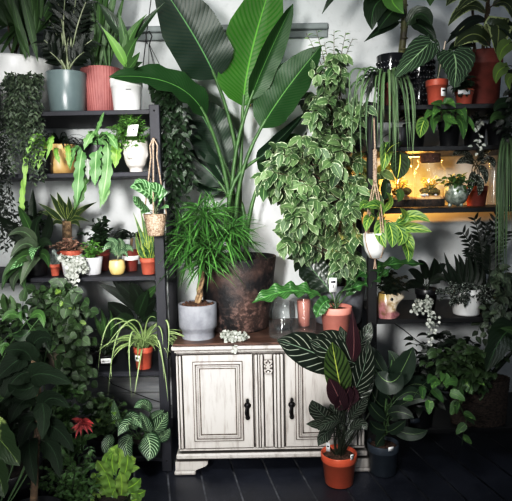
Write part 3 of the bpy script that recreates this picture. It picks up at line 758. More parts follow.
jar_glass('glass_dish', 'low clear glass dish at the front of the sideboard', 281, 321, 345, 24, .075, cyl)
o, _, _ = potted('pink_ceramic_cup', 'small pink and white ceramic cup behind the glass vase', 'cup', 304, 300, 14, 12, .36, ZC, M['salmon'], M['soil'], 'cyl', n=24)
# salmon pot with bird's nest fern
o, c, r = potted('birds_nest_fern', 'wavy green birds nest fern in a salmon clay pot at the right of the sideboard', 'plant', 336, 306, 32, 25, .13, ZC, M['salmon'], M['bark'], 'nursery', n=36)
for pts, wd, yb, yt, wv, nm_ in (([(322, 297), (290, 291), (252, 303)], 21, .1, -.02, .32, (.1, -.5, .9)), ([(330, 300), (322, 305), (316, 318)], 14, .08, .0, .2, None),
                     ([(330, 292), (318, 276), (300, 258)], 30, .16, .24, .1, None), ([(346, 296), (352, 282), (347, 262)], 12, .14, .2, .15, None)):
    bigleaf(o, pts, yb, yt, wd, L['nest'] if yb != .16 else L['dark'], kind='oblong', wave=wv, wn=5, seg=24, cross=3, nrm=Vector(nm_) if nm_ else None, sm=M['stemg'], root=c, pr=(.005, .004))
for pts, wd in (([(348, 284), (378, 267), (424, 264)], 15), ([(345, 290), (372, 281), (392, 268)], 13)):
    bigleaf(o, pts, .08, -.04, wd, L['nest'], kind='oblong', wave=.45, wn=5, seg=26, cross=3, nrm=Vector((0, -.55, .85)), sm=M['stemg'], root=c, pr=(.005, .004))
tg = MB(); a = P(333, 285, -.02)
tg.box(a, (.046, .002, .082), rz=.2); t_ = tg.build('plant_tag', M['tag'], o, 'white plant tag with small dark print'); t_.rotation_euler = (0, 0, 0)
tg = MB(); tg.box((a.x, a.y-.002, a.z+.018), (.028, .001, .012), rz=.2); tg.box((a.x, a.y-.002, a.z-.006), (.006, .001, .02), rz=.2); tg.build('print', M['ink'], t_)
tg = MB(); tg.tube([a+Vector((0, .003, -.03)), c], .0012, n=4); tg.build('tag_stick', M['tag'], t_)
# variegated weeping fig
o, c, r = potted('weeping_fig', 'tall variegated weeping fig with cream-edged leaves in a white pot on the sideboard', 'plant', 338, 282, 56, 46, .46, ZC, M['concrete'], M['soil'], 'cyl', n=36)
blobs = [(335, 62, 14, 20, 6, 9), (340, 90, 26, 22, 12, 10), (334, 118, 38, 22, 24, 11), (318, 152, 52, 24, 44, 12), (330, 186, 50, 26, 46, 12), (332, 220, 40, 26, 42, 12), (268, 190, 20, 20, 22, 12), (286, 210, 28, 22, 24, 12), (344, 254, 26, 20, 20, 12), (302, 240, 24, 16, 14, 12), (306, 96, 16, 8, 5, 10), (318, 74, 14, 10, 5, 9), (354, 134, 18, 34, 16, 11), (360, 200, 14, 40, 16, 12), (290, 160, 26, 16, 14, 12)]
lb, l2, sb = MB(), MB(), MB(); Yt = .26
stemtop = P(334, 130, Yt)
for q in range(7):
    a = c+Vector((U(-.05, .05), U(-.05, .05), 0)); b_ = P(334+U(-14, 14), 150+U(-60, 60), Yt+U(-.05, .1))
    sb.tube([bez(a, (a+b_)/2+Vector((U(-.05, .05), 0, 0)), b_, t/10) for t in range(11)], .009, .004, n=6)
for (bx, by, rx, ry, nb, ls) in blobs:
    for q in range(int(nb*.85)):
        if q % 4 == 0: ac, kc = U(0, 2*PI), math.sqrt(R())
        a_ = ac; kk = kc; Yq = U(-.05, .5)
        tip = P(bx+rx*kk*math.cos(a_)+U(-5, 5), by+ry*kk*math.sin(a_)+U(-6, 6), Yq)
        org = P(334+U(-8, 8), min(258, max(60, by+U(0, 40))), Yt)
        mid = org.lerp(tip, .6)+Vector((0, 0, .07))
        sb.tube([bez(org, mid, tip, t/6) for t in range(7)], .003, .001, n=4)
        ll = ls*pxm(.2)*1.42
        for j in range(9):
            t = .35+.65*(j+.7)/9; qx = bez(org, mid, tip, min(1, t)); T = bezt(org, mid, tip, min(1, t)).normalized()
            sd = T.cross(Vector((0, -.6, .5))+rdir()*.6).normalized()*(1 if j % 2 else -1)
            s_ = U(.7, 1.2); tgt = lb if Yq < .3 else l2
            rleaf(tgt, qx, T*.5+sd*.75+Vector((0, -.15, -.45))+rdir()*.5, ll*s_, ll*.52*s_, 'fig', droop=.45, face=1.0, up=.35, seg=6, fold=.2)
# top twigs
for (tx, ty, sx) in ((306, 33, 330), (316, 30, 330), (346, 32, 336), (353, 38, 336), (334, 30, 334), (324, 42, 332)):
    org = P(sx, 88, Yt); tip = P(tx, ty, Yt-.05); mid = org.lerp(tip, .5)+Vector((0, 0, .04))
    sb.tube([bez(org, mid, tip, t/6) for t in range(7)], .003, .001, n=4)
    for j in range(10):
        t = .3+.07*j; qx = bez(org, mid, tip, t); T = bezt(org, mid, tip, t).normalized()
        rleaf(lb, qx, T*.6+Vector((1 if j % 2 else -1, U(-.5, .3), .15)), .05*U(.6, 1.1), .02, 'ovate', droop=.5, seg=4, fold=.3)
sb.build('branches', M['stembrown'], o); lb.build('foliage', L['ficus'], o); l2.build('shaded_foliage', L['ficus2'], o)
# =================================================================== pinstripe calathea, orange pot on the floor
def floorpot(name, label, cxp, ytop, w, wb, Y, m_, soil=M['bark'], style='nursery', n=40, plabel=None, group=None):
    return potted(name, label, 'plant', cxp, ytop, w, wb, Y, .004, m_, soil, style, group=group, n=n, plabel=plabel)
o, c, r = floorpot('pinstripe_calathea', 'pinstriped dark calathea with purple undersides in an orange nursery pot before the sideboard', 339, 452, 37, 29, -.17, M['orange'])
sm = M['stemd']
for pts, wd, yb, yt, mt, kd, tl in (
    ([(344, 368), (312, 352), (277, 340)], 38, -.24, -.34, 'pinstripe', 'ovate', -.1), ([(362, 366), (338, 356), (309, 340)], 33, -.22, -.3, 'pinstripe', 'ovate', -.1), ([(352, 400), (362, 386), (372, 362)], 22, -.2, -.22, 'pinstripe', 'ovate', 0), ([(346, 440), (352, 420), (356, 400)], 12, -.24, -.2, 'pinstripe', 'ovate', .3), ([(342, 430), (336, 416), (330, 404)], 15, -.22, -.2, 'pinstripe', 'ovate', .3),
    ([(352, 352), (334, 342), (315, 336)], 26, -.2, -.22, 'pinstripe', 'ovate', .2),
    ([(343, 398), (337, 370), (332, 342)], 28, -.26, -.34, 'pinstripe_y', 'ovate', 0),
    ([(350, 395), (362, 374), (368, 340)], 26, -.22, -.3, 'pinstripe', 'ovate', -.2),
    ([(352, 362), (354, 342), (352, 308)], 18, -.24, -.3, 'purple', 'lance', .7),
    ([(351, 362), (346, 345), (340, 326)], 15, -.22, -.24, 'pinstripe', 'ovate', .3),
    ([(356, 350), (364, 338), (371, 322)], 16, -.14, -.14, 'pinstripe', 'ovate', .2),
    ([(342, 408), (337, 394), (329, 378)], 20, -.3, -.36, 'purple', 'ovate', .4),
    ([(336, 410), (344, 399), (350, 386)], 18, -.3, -.32, 'purple', 'ovate', -.4),
    ([(330, 420), (320, 412), (312, 400)], 21, -.28, -.36, 'pinstripe', 'ovate', .5),
    ([(340, 422), (330, 422), (318, 430)], 16, -.3, -.4, 'pinstripe', 'ovate', .2),
    ([(335, 430), (326, 433), (318, 446)], 16, -.3, -.4, 'pinstripe', 'ovate', .2),
    ([(333, 428), (322, 424), (306, 424)], 13, -.27, -.3, 'pinstripe', 'ovate', .4),
    ([(350, 420), (358, 408), (368, 398)], 16, -.24, -.28, 'pinstripe', 'ovate', -.4),
    ([(350, 430), (360, 424), (367, 430)], 14, -.26, -.3, 'pinstripe', 'ovate', -.3),
    ([(346, 412), (352, 400), (354, 386)], 14, -.24, -.26, 'purple', 'ovate', 0)):
    bigleaf(o, pts, yb, yt, wd, L[mt], kind=kd, seg=12, cross=3, fold=.15, wave=.05, tilt=tl, sm=sm, root=c+Vector((U(-.03, .03), U(-.02, .02), 0)), pr=(.004, .0028))
k_ = pxm(-.4)
for (tx, ty, w_, h_, rz, yy_) in ((352, 457, .022, .03, .6, -.253), (328, 447, .022, .05, -.4, -.24)):
    tg = MB(); a = P(tx, ty, yy_); tg.box(a, (w_, .002, h_), rz=rz); t_ = tg.build('label_tag', M['tag'], o, 'white plant label')
    tg = MB(); tg.box((a.x, a.y-.0017, a.z+.004), (w_*.6, .0006, h_*.12), rz=rz); tg.build('print', M['ink'], t_)
# rubber plant
o, c, r = floorpot('rubber_plant', 'dark glossy rubber plant in a blue-grey nursery pot right of the sideboard', 383, 442, 32, 26, -.06, M['navy'])
st = MB(); st.tube([c, P(386, 400, -.1), P(392, 360, -.08)], .007, .004, n=7); st.build('stem', M['stemg'], o)
for pts, wd, yb, yt in (
    ([(390, 388), (402, 370), (413, 347)], 24, -.1, -.12), ([(388, 378), (376, 360), (371, 346)], 15, -.08, -.04),
    ([(390, 398), (382, 386), (380, 372)], 14, -.1, -.2), ([(377, 372), (390, 382), (402, 372)], 26, -.2, -.25),
    ([(396, 400), (410, 392), (424, 398)], 12, -.1, -.1), ([(392, 412), (412, 400), (436, 400)], 9, -.12, -.2),
    ([(390, 426), (410, 434), (428, 430)], 14, -.14, -.2), ([(386, 420), (376, 412), (368, 400)], 13, -.12, -.2),
    ([(388, 432), (396, 428), (406, 420)], 12, -.14, -.2), ([(386, 396), (378, 380), (372, 366)], 16, -.06, -.1), ([(392, 404), (404, 396), (414, 382)], 18, -.04, -.02), ([(388, 414), (400, 412), (414, 418)], 14, -.12, -.18), ([(386, 408), (376, 400), (370, 384)], 15, -.08, -.14), ([(390, 420), (398, 410), (400, 396)], 15, -.06, -.08), ([(386, 430), (376, 428), (370, 420)], 13, -.12, -.18), ([(392, 384), (396, 366), (388, 350)], 15, -.02, .04), ([(394, 396), (398, 378), (396, 358)], 14, -.04, .0),
    ([(400, 392), (416, 384), (432, 392)], 18, -.04, .0), ([(384, 436), (380, 440), (376, 447)], 12, -.18, -.26)):
    bigleaf(o, pts, yb, yt, wd, L['rubber'], kind='ovate', seg=12, cross=3, fold=.12, wave=.03, sm=M['stemg'], root=P(387, min(434, pts[0][1]+16), -.1), pr=(.003, .002))
tg = MB(); a = P(391, 449, -.155); tg.box(a, (.035, .002, .024), rz=.35); t_ = tg.build('label_tag', M['tag'], o, 'white plant label')
# =================================================================== left unit, top shelf
PY = .2
Z1, Z2, Z3, Z4, Z5 = [z+.001 for z in ZL]
def ribs(n, a=.02): return lambda t, z: 1+a*abs(math.sin(t*n/2))
o, c, r = potted('fan_palm', 'dark fan palm in a wide white bowl at the left end of top shelf', 'plant', 16, 62, 72, 46, .40, Z1, M['white'], M['soil'], 'bowl')
lb = MB(); sb = MB()
for (fx, fy, hx, hy, nn, ln) in ((20, 30, 10, -40, 9, .4), (36, 34, 60, -20, 8, .33), (30, 40, 30, -60, 8, .4), (8, 26, -30, 0, 7, .35), (26, 20, -8, 60, 5, .28), (14, 34, 26, -30, 6, .36)):
    Yq = U(.14, .36); f0 = P(fx, fy, Yq); sb.tube([bez(c+Vector((U(-.03, .03), 0, 0)), c.lerp(f0, .6), f0, t/6) for t in range(7)], .006, .004, n=5)
    ax = (P(hx, hy, Yq)-f0).normalized(); sd = ax.cross(Vector((0, -1, 0))).normalized()
    for i in range(nn):
        a = (i/(nn-1)-.5)*1.1; d = (ax*math.cos(a)+sd*math.sin(a)).normalized()
        rleaf(lb, f0, d+rdir()*.08, ln*U(.8, 1.1), .05, 'lance', droop=.25, seg=7, face=.9, fold=.3)
for (x0, y0, x1, y1) in ((12, 20, 26, 60), (4, 10, 30, 58), (20, 4, 38, 62), (40, 18, 28, -40), (48, 26, 34, -30)):
    bigl = None
    p0, p2 = P(x1, y1, .2), P(x0, y0-30, .16); rleaf(lb, p0, p2-p0, (p2-p0).length, .05, 'lance', droop=.2, seg=8, face=.9, fold=.3)
sb.build('stem', M['stembrown'], o); lb.build('foliage', L['mid'], o)
o, c, r = potted('trailing_hoya', 'dense trailing hoya curtain spilling from a small white pot on the top left shelf', 'plant', 27, 79, 34, 26, .1, Z1, M['white'], M['soil'], 'cyl')
xw = lambda px, Y=0: P(px, 0+200, Y).x
zw = lambda py, Y=0: P(60, py, Y).z
st = hang(c, r, 44, (xw(4), xw(49)), (zw(190), zw(105)), lift=.02, wob=.012)
st += hang(c, r, 10, (xw(20), xw(46)), (zw(100), zw(85)), lift=.03, wob=.012)
trail(o, st, .036, .017, L['hoya'], M['stemd'], step=.015, kind='ovate', seg=3)
o, c, r = potted('trailing_hoya', 'long dark trailing vine hanging down the far left edge of the shelves', 'plant', -14, 84, 30, 24, .08, Z1, M['black'], M['soil'], 'cyl', n=20)
st = hang(c, r, 22, (xw(-4), xw(13)), (zw(275), zw(150)), lift=.02, wob=.012)
trail(o, st, .034, .017, L['darker'], M['stemd'], step=.017, seg=2)
o, c, r = potted('zz_plant', 'zz plant with pale stems in a rounded grey-green glazed pot on the top shelf', 'plant', 68, 73.5, 39, 33, .16, Z1, M['greygreen'], M['soil'], 'cyl')
zz(o, c, [P(x, y, Y) for x, y, Y in ((44, 40, .1), (50, 52, .08), (58, 5, .2), (66, -12, .16), (76, -8, .22), (86, 2, .12), (92, 40, .1), (84, 52, .08), (62, 20, .25), (72, 10, .3), (54, -14, .2), (80, -20, .15), (90, 16, .2), (48, 18, .2))], L['darker'], M['stempale'], L=.11, W=.04, n=8, start=.42, sr=.008)
o, c, r = potted('lady_palm', 'tall green strap-leaved plant in a fluted pink clay pot on the top shelf', 'plant', 103, 69.5, 38, 30, .27, Z1, M['pinkclay'], M['soil'], 'cyl', rfun=ribs(44, .03), n=176)
lb = MB()
for i in range(22):
    p0 = c+Vector((U(-.05, .05), U(-.04, .04), 0)); p2 = P(103+U(-30, 34), U(-60, 30), .2+U(-.08, .15))
    leaf(lb, p0, p0.lerp(p2, .55)+Vector(((p0.x-103*0-p0.x)*.1, 0, .05)), p2, .05*U(.7, 1.2), Vector((U(-.4, .4), -1, .2)), 'lance', seg=9, fold=.35)
lb.build('foliage', L['mid'], o)
lb = MB(); sb = MB()
for i in range(9):
    p0 = c+Vector((U(-.05, .05), U(-.04, .04), 0)); p2 = P(103+U(-14, 16), U(0, 30), .24); sb.tube([p0, p0.lerp(p2, .5), p2], .009, .005, n=6)
sb.build('stem', M['stemg'], o)
o, c, r = potted('young_rubber_plant', 'lance-leaved plant in a glossy white nursery pot beside the fluted pink pot', 'plant', 127.5, 79.5, 31, 26, .12, Z1, M['white'], M['soil'], 'nursery')
mk = MB(); mk.box((P(129, 89, .05).x, wloc(o).y-r*.985, P(129, 89.5, .04).z), (.03, .003, .0035)); mk.build('printed_mark', M['ink'], o)
for pts, wd, lm_ in (([(126, 68), (118, 50), (101, 26)], 10, 'bright'), ([(127, 60), (130, 38), (147, 14)], 11, 'mid'), ([(124, 66), (130, 50), (138, 37)], 13, 'mid'), ([(126, 72), (134, 62), (140, 52)], 9, 'mid'), ([(124, 60), (112, 42), (96, 20)], 9, 'dark'),
     ([(130, 70), (136, 66), (143, 62)], 8, 'dark'), ([(126, 56), (124, 36), (118, 10)], 10, 'mid'), ([(128, 50), (140, 30), (165, 2)], 10, 'dark'), ([(125, 40), (112, 20), (98, 2)], 12, 'dark')):
    bigleaf(o, pts, .1, .02, wd, L[lm_], kind='lance', seg=10, cross=2, fold=.3, sm=M['stemg'], root=c, pr=(.004, .003))
# wire-hung black pot with dark vine right of the post
hp = P(151, 92, .02)
o = empty('hanging_planter', 'black wire-hung planter with dark leafy vines trailing behind the left shelf post', 'plant', P(160, 105, .12))
ctr = P(160, 103, .2); pot(o, ctr, .1, .065, .05, M['black'], M['soil'], 'cyl', n=24)
sb = MB(); hk = P(149, 44, .2)
sb.tube([P(155, -40, .2), P(151, 0, .2), P(147, 30, .2), P(143, 66, .2)], .0028, n=5)
sb.tube([P(147, 44, .2), P(146, 34, .2), P(149, 31, .2), P(152, 36, .2), P(150, 42, .2), P(149, 46, .2)], .004, .003, n=6)
for sx, sy in ((-.065, 0), (.065, 0), (0, -.06), (0, .06)): sb.tube([hk, ctr+Vector((sx, sy, .1))], .0016, n=4)
sb.build('hanger', M['wire'], o)
st = hang(ctr+Vector((0, 0, .1)), .06, 30, (P(162, 0, .2).x, P(196, 0, .2).x), (P(180, 225, .2).z, P(180, 120, .2).z), az=(-2.2, 1.2), wob=.03)
trail(o, st, .06, .034, L['dark'], M['stemd'], step=.028, seg=3)
# =================================================================== left unit, second shelf
o, c, r = potted('strappy_plant', 'arching dark strap-leaved plant in a mustard glazed pot on the second shelf', 'plant', 61, 145, 31, 25, .2, Z2, M['mustard'], M['soil'], 'bowl')
straps(o, c, 60, .27, .013, L['darker'], el=(.5, 1.45), droop=1.7)
o, c, r = potted('fishbone_cactus', 'lime fishbone cactus with thin notched strands at the left end of the second shelf', 'plant', 43, 150, 20, 16, .07, Z2, M['black'], M['soil'], 'cyl', n=24)
lb = MB()
for pts, wd, lm_ in (([(44, 148), (34, 142), (26, 158)], 6, 0), ([(44, 148), (36, 150), (33, 172)], 6, 0), ([(40, 148), (28, 150), (25, 190)], 6, 0), ([(26, 170), (22, 200), (24, 226)], 6, 0), ([(46, 148), (42, 154), (38, 170)], 6, 0), ([(46, 147), (52, 138), (46, 160)], 5, 0),
       ([(44, 146), (38, 136), (28, 146)], 7, 0), ([(66, 146), (68, 150), (69, 168)], 6, 0), ([(58, 148), (56, 152), (60, 164)], 5, 0)):
    p0, pm, p2 = P(*pts[0], .08), P(*pts[1], .0), P(*pts[2], -.02)
    leaf(lb, p0, pm*2-(p0+p2)/2, p2, wd*pxm(0), Vector((.2, -1, .3)), 'zig', seg=28, cross=1, fold=.1)
lb.build('foliage', L['fishlime'], o)
o, c, r = potted('orchid_cactus', 'orchid cactus with broad wavy green segments hanging from a black pot on the second shelf', 'plant', 98, 146, 32, 26, .14, Z2, M['black'], M['soil'], 'cyl')
for pts, wd, lm_ in (([(84, 146), (80, 165), (77, 205)], 12, 'fish'), ([(88, 148), (84, 180), (74, 210)], 11, 'mid'), ([(98, 136), (96, 156), (95, 186)], 13, 'fish'), ([(104, 134), (108, 160), (100, 208)], 12, 'fish'), ([(108, 150), (106, 175), (103, 205)], 12, 'fish'),
      ([(110, 138), (116, 146), (115, 168)], 11, 'fishlime'), ([(86, 150), (88, 164), (88, 180)], 6, 'silverleaf'), ([(92, 140), (98, 128), (104, 112)], 5, 'fish'), ([(96, 140), (92, 134), (84, 150)], 9, 'fish'), ([(100, 140), (108, 136), (118, 150)], 9, 'fish'), ([(80, 150), (74, 150), (70, 170)], 6, 'fish')):
    bigleaf(o, pts, .1, -.02, wd, L[lm_], kind='zig', seg=30, cross=2, fold=.1, wave=.25, wn=3, sm=M['stemg'], root=c, pr=(.003, .003), name='segment')
straps(o, c, 46, .27, .01, L['darker'], el=(.5, 1.45), droop=1.7, name='strappy_leaves')
# head pot
def head(parent, c, h, w, m_, turn=0):
    mb = MB(); rows = []
    n_, mm = 56, 44
    def g(a, b, s): return math.exp(-((a/s)**2))*1.0 if b is None else math.exp(-(a/s)**2-(b/s)**2)
    for i in range(mm+1):
        t = i/mm; z = t
        if t < .1: prof = .52 - .1*math.sin(t/.1*PI/2)*0 + .0
        elif t < .2: prof = .5+(t-.1)*2.2
        else: prof = .72+.28*math.sin(min(1, (t-.2)/.5)*PI/2)
        prof *= (1 if t < .97 else 1-(t-.97)*1.2); row = []
        for j in range(n_):
            a = 2*PI*j/n_; fa = math.atan2(math.sin(a+PI/2-turn), math.cos(a+PI/2-turn))   # 0 = facing
            x = fa
            d = 0
            d += .30*math.exp(-(x/.16)**2)*max(0, min(1, (.68-t)/.22))*max(0, min(1, (t-.40)/.03))*1.0     # nose
            d -= .10*(math.exp(-((abs(x)-.36)/.2)**2))*math.exp(-((t-.62)/.05)**2)                          # eye sockets
            d += .045*(math.exp(-((abs(x)-.36)/.14)**2))*math.exp(-((t-.605)/.022)**2)                      # lids
            d += .05*math.exp(-(x/.55)**2)*math.exp(-((t-.71)/.03)**2)                                       # brow
            d += .10*math.exp(-(x/.2)**2)*(math.exp(-((t-.335)/.016)**2)+math.exp(-((t-.295)/.018)**2))      # lips
            d -= .04*math.exp(-(x/.26)**2)*math.exp(-((t-.316)/.008)**2)
            d += .12*math.exp(-(x/.3)**2)*math.exp(-((t-.2)/.05)**2)                                          # chin
            d += .10*math.exp(-((abs(x)-1.6)/.12)**2)*math.exp(-((t-.52)/.1)**2)                              # ears
            rr = w/2*prof*(1+d)
            row.append((c[0]+rr*math.cos(a)*.93, c[1]+rr*math.sin(a), c[2]+h*t))
        rows.append(row)
    mb.quadgrid(rows, closed=True); 
    inner = [[(c[0]+w*.40*math.cos(2*PI*j/n_), c[1]+w*.40*math.sin(2*PI*j/n_), c[2]+h*zz_) for j in range(n_)] for zz_ in (1.0, .9)]
    mb.quadgrid([rows[-1]]+inner, closed=True)
    mb.poly([rows[0][j] for j in range(n_)][::-1])
    mb.build('head_pot', m_, parent)
    s = MB(); s.lathe((c[0], c[1], c[2]+h*.9), [(w*.41, 0), (.0005, .006)], n=20); s.build('soil', M['soil'], parent)
    return Vector((c[0], c[1], c[2]+h*.9))
b_ = PX(136.5, .1, Z2); hh = P(137, 141, .1).z-Z2
o = empty('head_planter', 'white ceramic face planter wearing a bushy bright green plant as hair on the second shelf', 'plant', b_)
c = head(o, b_, hh, 27*pxm(.1), M['offwhite'], turn=-.25)
bush(o, c+Vector((0, -.03, 0)), c+Vector((-.018, -.05, .065)), (.125, .09, .1), 170, 22, .028, .011, L['bright'], M['stemg'], 'lance', droop=.2, sr=.0012, start=.3, seg=2)
tg = MB(); a = P(132.5, 130.5, -.03); tg.box(a, (.06, .002, .062), rz=-.15); tg.v = [(a.x+(v[0]-a.x)+(v[2]-a.z)*.2, v[1], v[2]) for v in tg.v]; t_ = tg.build('plant_tag', M['tag'], o, 'white plant tag')
tg = MB(); tg.box((a.x+.006, a.y-.002, a.z+.004), (.008, .001, .01), rz=-.15); tg.build('print', M['ink'], t_)
tg = MB(); tg.tube([a, c], .0014, n=4); tg.build('tag_stick', M['tag'], t_)
# macrame hanger with jute basket
o = empty('hanging_basket_plant', 'striped round-leaved plant in a jute basket hanging by cords on left shelf post', 'plant', P(155, 234, -.12))
bc = P(156, 236, -.12); k = pxm(-.12)
pot(o, bc, P(156, 214, -.12).z-bc.z, 11.5*k, 8*k, M['jute'], M['soil'], 'cyl', rfun=lambda a, z: 1+.02*math.sin(a*22+z*300), n=88, name='basket')
nail = P(155, 139, -.0); nail.y = -.02
sb = MB()
for sx, sy in ((-.06, 0), (.06, 0), (0, -.06), (-.02, .05)):
    e = bc+Vector((sx, sy, P(156, 214, -.12).z-bc.z))
    nl = nail+Vector((0, -.03, 0)); sb.tube([nl, nl.lerp(e, .1)+Vector((sx*.25, 0, 0)), nl.lerp(e, .25)+Vector((sx*.02, 0, 0)), nl.lerp(e, .6), e], .0042, n=5)
sb.tube([nail+Vector((0, .02, 0)), nail+Vector((0, -.035, 0))], .004, n=6)
sb.build('cords', M['rope'], o)
for pts, wd in (([(154, 203), (146, 192), (130, 187)], 26), ([(158, 204), (158, 194), (149, 183)], 20), ([(158, 208), (162, 200), (165, 190)], 18), ([(150, 210), (140, 206), (133, 196)], 17), ([(158, 212), (163, 208), (169, 208)], 9), ([(150, 212), (146, 212), (142, 214)], 9), ([(154, 200), (144, 184), (134, 184)], 11)):
    bigleaf(o, pts, -.12, -.22, wd, L['striped'], kind='ovate', seg=10, cross=3, fold=.25, nrm=Vector((0, -.7, .7)), sm=M['stempale'], root=bc+Vector((0, 0, .1)), pr=(.003, .0025))
# =================================================================== left unit, third shelf
o, c, r = potted('corn_plant', 'corn plant with yellow-edged leaves on a thick cut cane, third left shelf', 'plant', 68, 252, 26, 20, .41, Z3, M['terra_dk'], M['soil'], 'nursery')
tk = MB(); tt = P(67, 222, .32); tk.tube([c, c.lerp(tt, .5), tt, tt+Vector((0, 0, .004))], .03, .028, n=14); tk.tube([tt+Vector((0, 0, .004)), tt+Vector((0, 0, .006))], .028, .001, n=14); tk.build('cane', M['trunk'], o)
for pts, wd in (([(63, 222), (52, 212), (38, 203)], 6), ([(62, 222), (50, 214), (38, 213)], 6), ([(65, 220), (58, 206), (50, 194)], 7), ([(67, 220), (62, 204), (57, 192)], 7), ([(68, 220), (70, 208), (68, 196)], 7), ([(70, 220), (82, 210), (97, 202)], 6), ([(70, 222), (78, 214), (86, 208)], 6), ([(66, 222), (74, 212), (78, 200)], 6), ([(64, 224), (56, 222), (52, 228)], 5), ([(70, 224), (76, 222), (80, 228)], 5), ([(66, 218), (66, 208), (62, 200)], 6), ([(68, 222), (76, 218), (90, 222)], 5)):
    bigleaf(o, pts, .32, .24, wd, L['corn'], kind='lance', seg=8, cross=2, fold=.35)
o, c, r = potted('pink_rosette_plant', 'dusky pink leafy rosette in a shallow terracotta bowl raised behind the silver trailer', 'plant', 72, 250, 21, 17, .23, Z3, M['terra'], M['soil'], 'bowl')
bush(o, c, c+Vector((-.008, -.01, .04)), (.115, .09, .055), 40, 5, .038, .026, L['pink'], M['stembrown'], 'ovate', droop=.1, start=.5)
o, c, r = potted('grey_cactus', 'small grey columnar cactus in a little terracotta pot on the third shelf', 'cactus', 55.5, 264, 10, 7.5, .1, Z3, M['terra'], M['soil'], 'nursery', n=24)
for (dx, hz, rr) in ((0, .1, .016), (-.02, .075, .012), (.019, .07, .012), (.004, .055, .011)):
    cb = MB(); q = c+Vector((dx, U(-.012, .006), -.003)); prof = [(rr*.7, 0), (rr, hz*.25), (rr*1.05, hz*.6), (rr*.8, hz*.88), (rr*.4, hz*.98), (.0005, hz)]
    cb.lathe(q, prof, n=36, rfun=lambda a, z: 1+.14*math.sin(a*9)); cb.build('cactus_column', M['cactus'], o)
o, c, r = potted('silver_trailer', 'silvery white-leaved trailing plant mounding over its pot on the third shelf', 'plant', 73, 258, 22, 18, .09, Z3, M['pale'], M['soil'], 'cyl')
st = hang(c, r, 30, (xw(62), xw(84)), (zw(273), zw(262)), az=(-PI, 0), lift=.02, wob=.006)
st += [[c, P(x0, 262, 0), P(x0, 272, -.02), P(x1, y1, -.05)] for x0, x1, y1 in ((70, 71, 296), (74, 75, 290), (68, 67, 286), (78, 77, 282))]
trail(o, st, .024, .022, L['silverleaf'], M['stemd'], step=.0125, kind='round', seg=3)
o, c, r = potted('small_fern', 'feathery bright green fern in a pale grey-white tapered pot on the third shelf', 'plant', 93.5, 257, 20, 15, .12, Z3, M['pale'], M['soil'], 'cyl')
bush(o, c, c+Vector((-.01, -.01, .055)), (.1, .07, .05), 34, 14, .026, .013, L['bright'], M['stemg'], 'ovate', droop=.3, start=.3, seg=2, sr=.001)
o, c, r = potted('leafy_plant', 'dark green bushy plant in a brown pot standing behind the pale grey pot', 'plant', 101, 250, 20, 15, .3, Z3, M['terra_dk'], M['soil'], 'nursery')
bush(o, c, P(99, 230, .26), (.1, .09, .09), 24, 8, .05, .032, L['dark'], M['stemd'], 'ovate', droop=.4)
o, c, r = potted('alocasia', 'young white-veined plant in a small pale yellow pot on the third shelf', 'plant', 117.5, 260, 15, 12, .12, Z3, M['yellow'], M['soil'], 'round', n=32)
for pts, wd in (([(117, 254), (110, 246), (103, 252)], 11), ([(118, 252), (114, 242), (106, 240)], 10), ([(120, 252), (122, 244), (118, 238)], 9), ([(120, 254), (128, 248), (133, 252)], 9), ([(119, 256), (124, 252), (128, 258)], 7)):
    bigleaf(o, pts, .1, .02, wd, L['calathea'], kind='heart', seg=10, cross=3, fold=.2, sm=M['stempale'], root=c, pr=(.0025, .002), lobe=.2)
o, c, r = potted('dragon_tree', 'dark spiky dragon tree in a brown pot with white band behind the snake plant', 'plant', 131.5, 250, 16, 12, .26, Z3, M['terra_dk'], M['soil'], 'nursery')
bd = MB(); bd.lathe(c+Vector((0, 0, -.015-.03)), [(r*.97, 0), (r*1.02, .001), (r*1.05, .026), (r*.99, .028)], n=32); bd.build('white_band', M['tag'], o)
lb = MB()
for i in range(26):
    p0 = P(132, 238, .26)+rdir()*.01; a = U(-.1, PI+.1); l = U(.12, .2); d = Vector((math.cos(a), U(-.6, .2), math.sin(a)*.8+.1))
    rleaf(lb, p0, d, l, .018, 'lance', droop=.9, seg=6, face=.6, fold=.3)
lb.build('foliage', L['darker'], o); tk = MB(); tk.tube([c, P(132, 238, .26)], .009, n=7); tk.build('stem', M['stembrown'], o)
o, c, r = potted('snake_plant', 'yellow-edged snake plant in a terracotta nursery pot on the third left shelf', 'plant', 149, 257.5, 17, 13, .1, Z3, M['terra'], M['soil'], 'nursery')
for pts, wd in (([(147, 258), (143, 240), (133, 212)], 6.5), ([(149, 258), (146, 236), (140, 208)], 6), ([(148, 258), (149, 240), (144, 220)], 7), ([(151, 258), (151, 236), (149, 214)], 7), ([(152, 258), (153, 242), (154, 226)], 7), ([(145, 258), (139, 248), (136, 232)], 6), ([(149, 259), (146, 250), (142, 244)], 6)):
    bigleaf(o, pts, .1, .07, wd, L['snake'], kind='sword', seg=12, cross=2, fold=.35, wave=.15, wn=2)
o, c, r = potted('variegated_philodendron', 'pale variegated philodendron with arching leaves at the left end of the third shelf', 'plant', 37, 246, 26, 20, .12, Z3, M['black'], M['soil'], 'cyl')
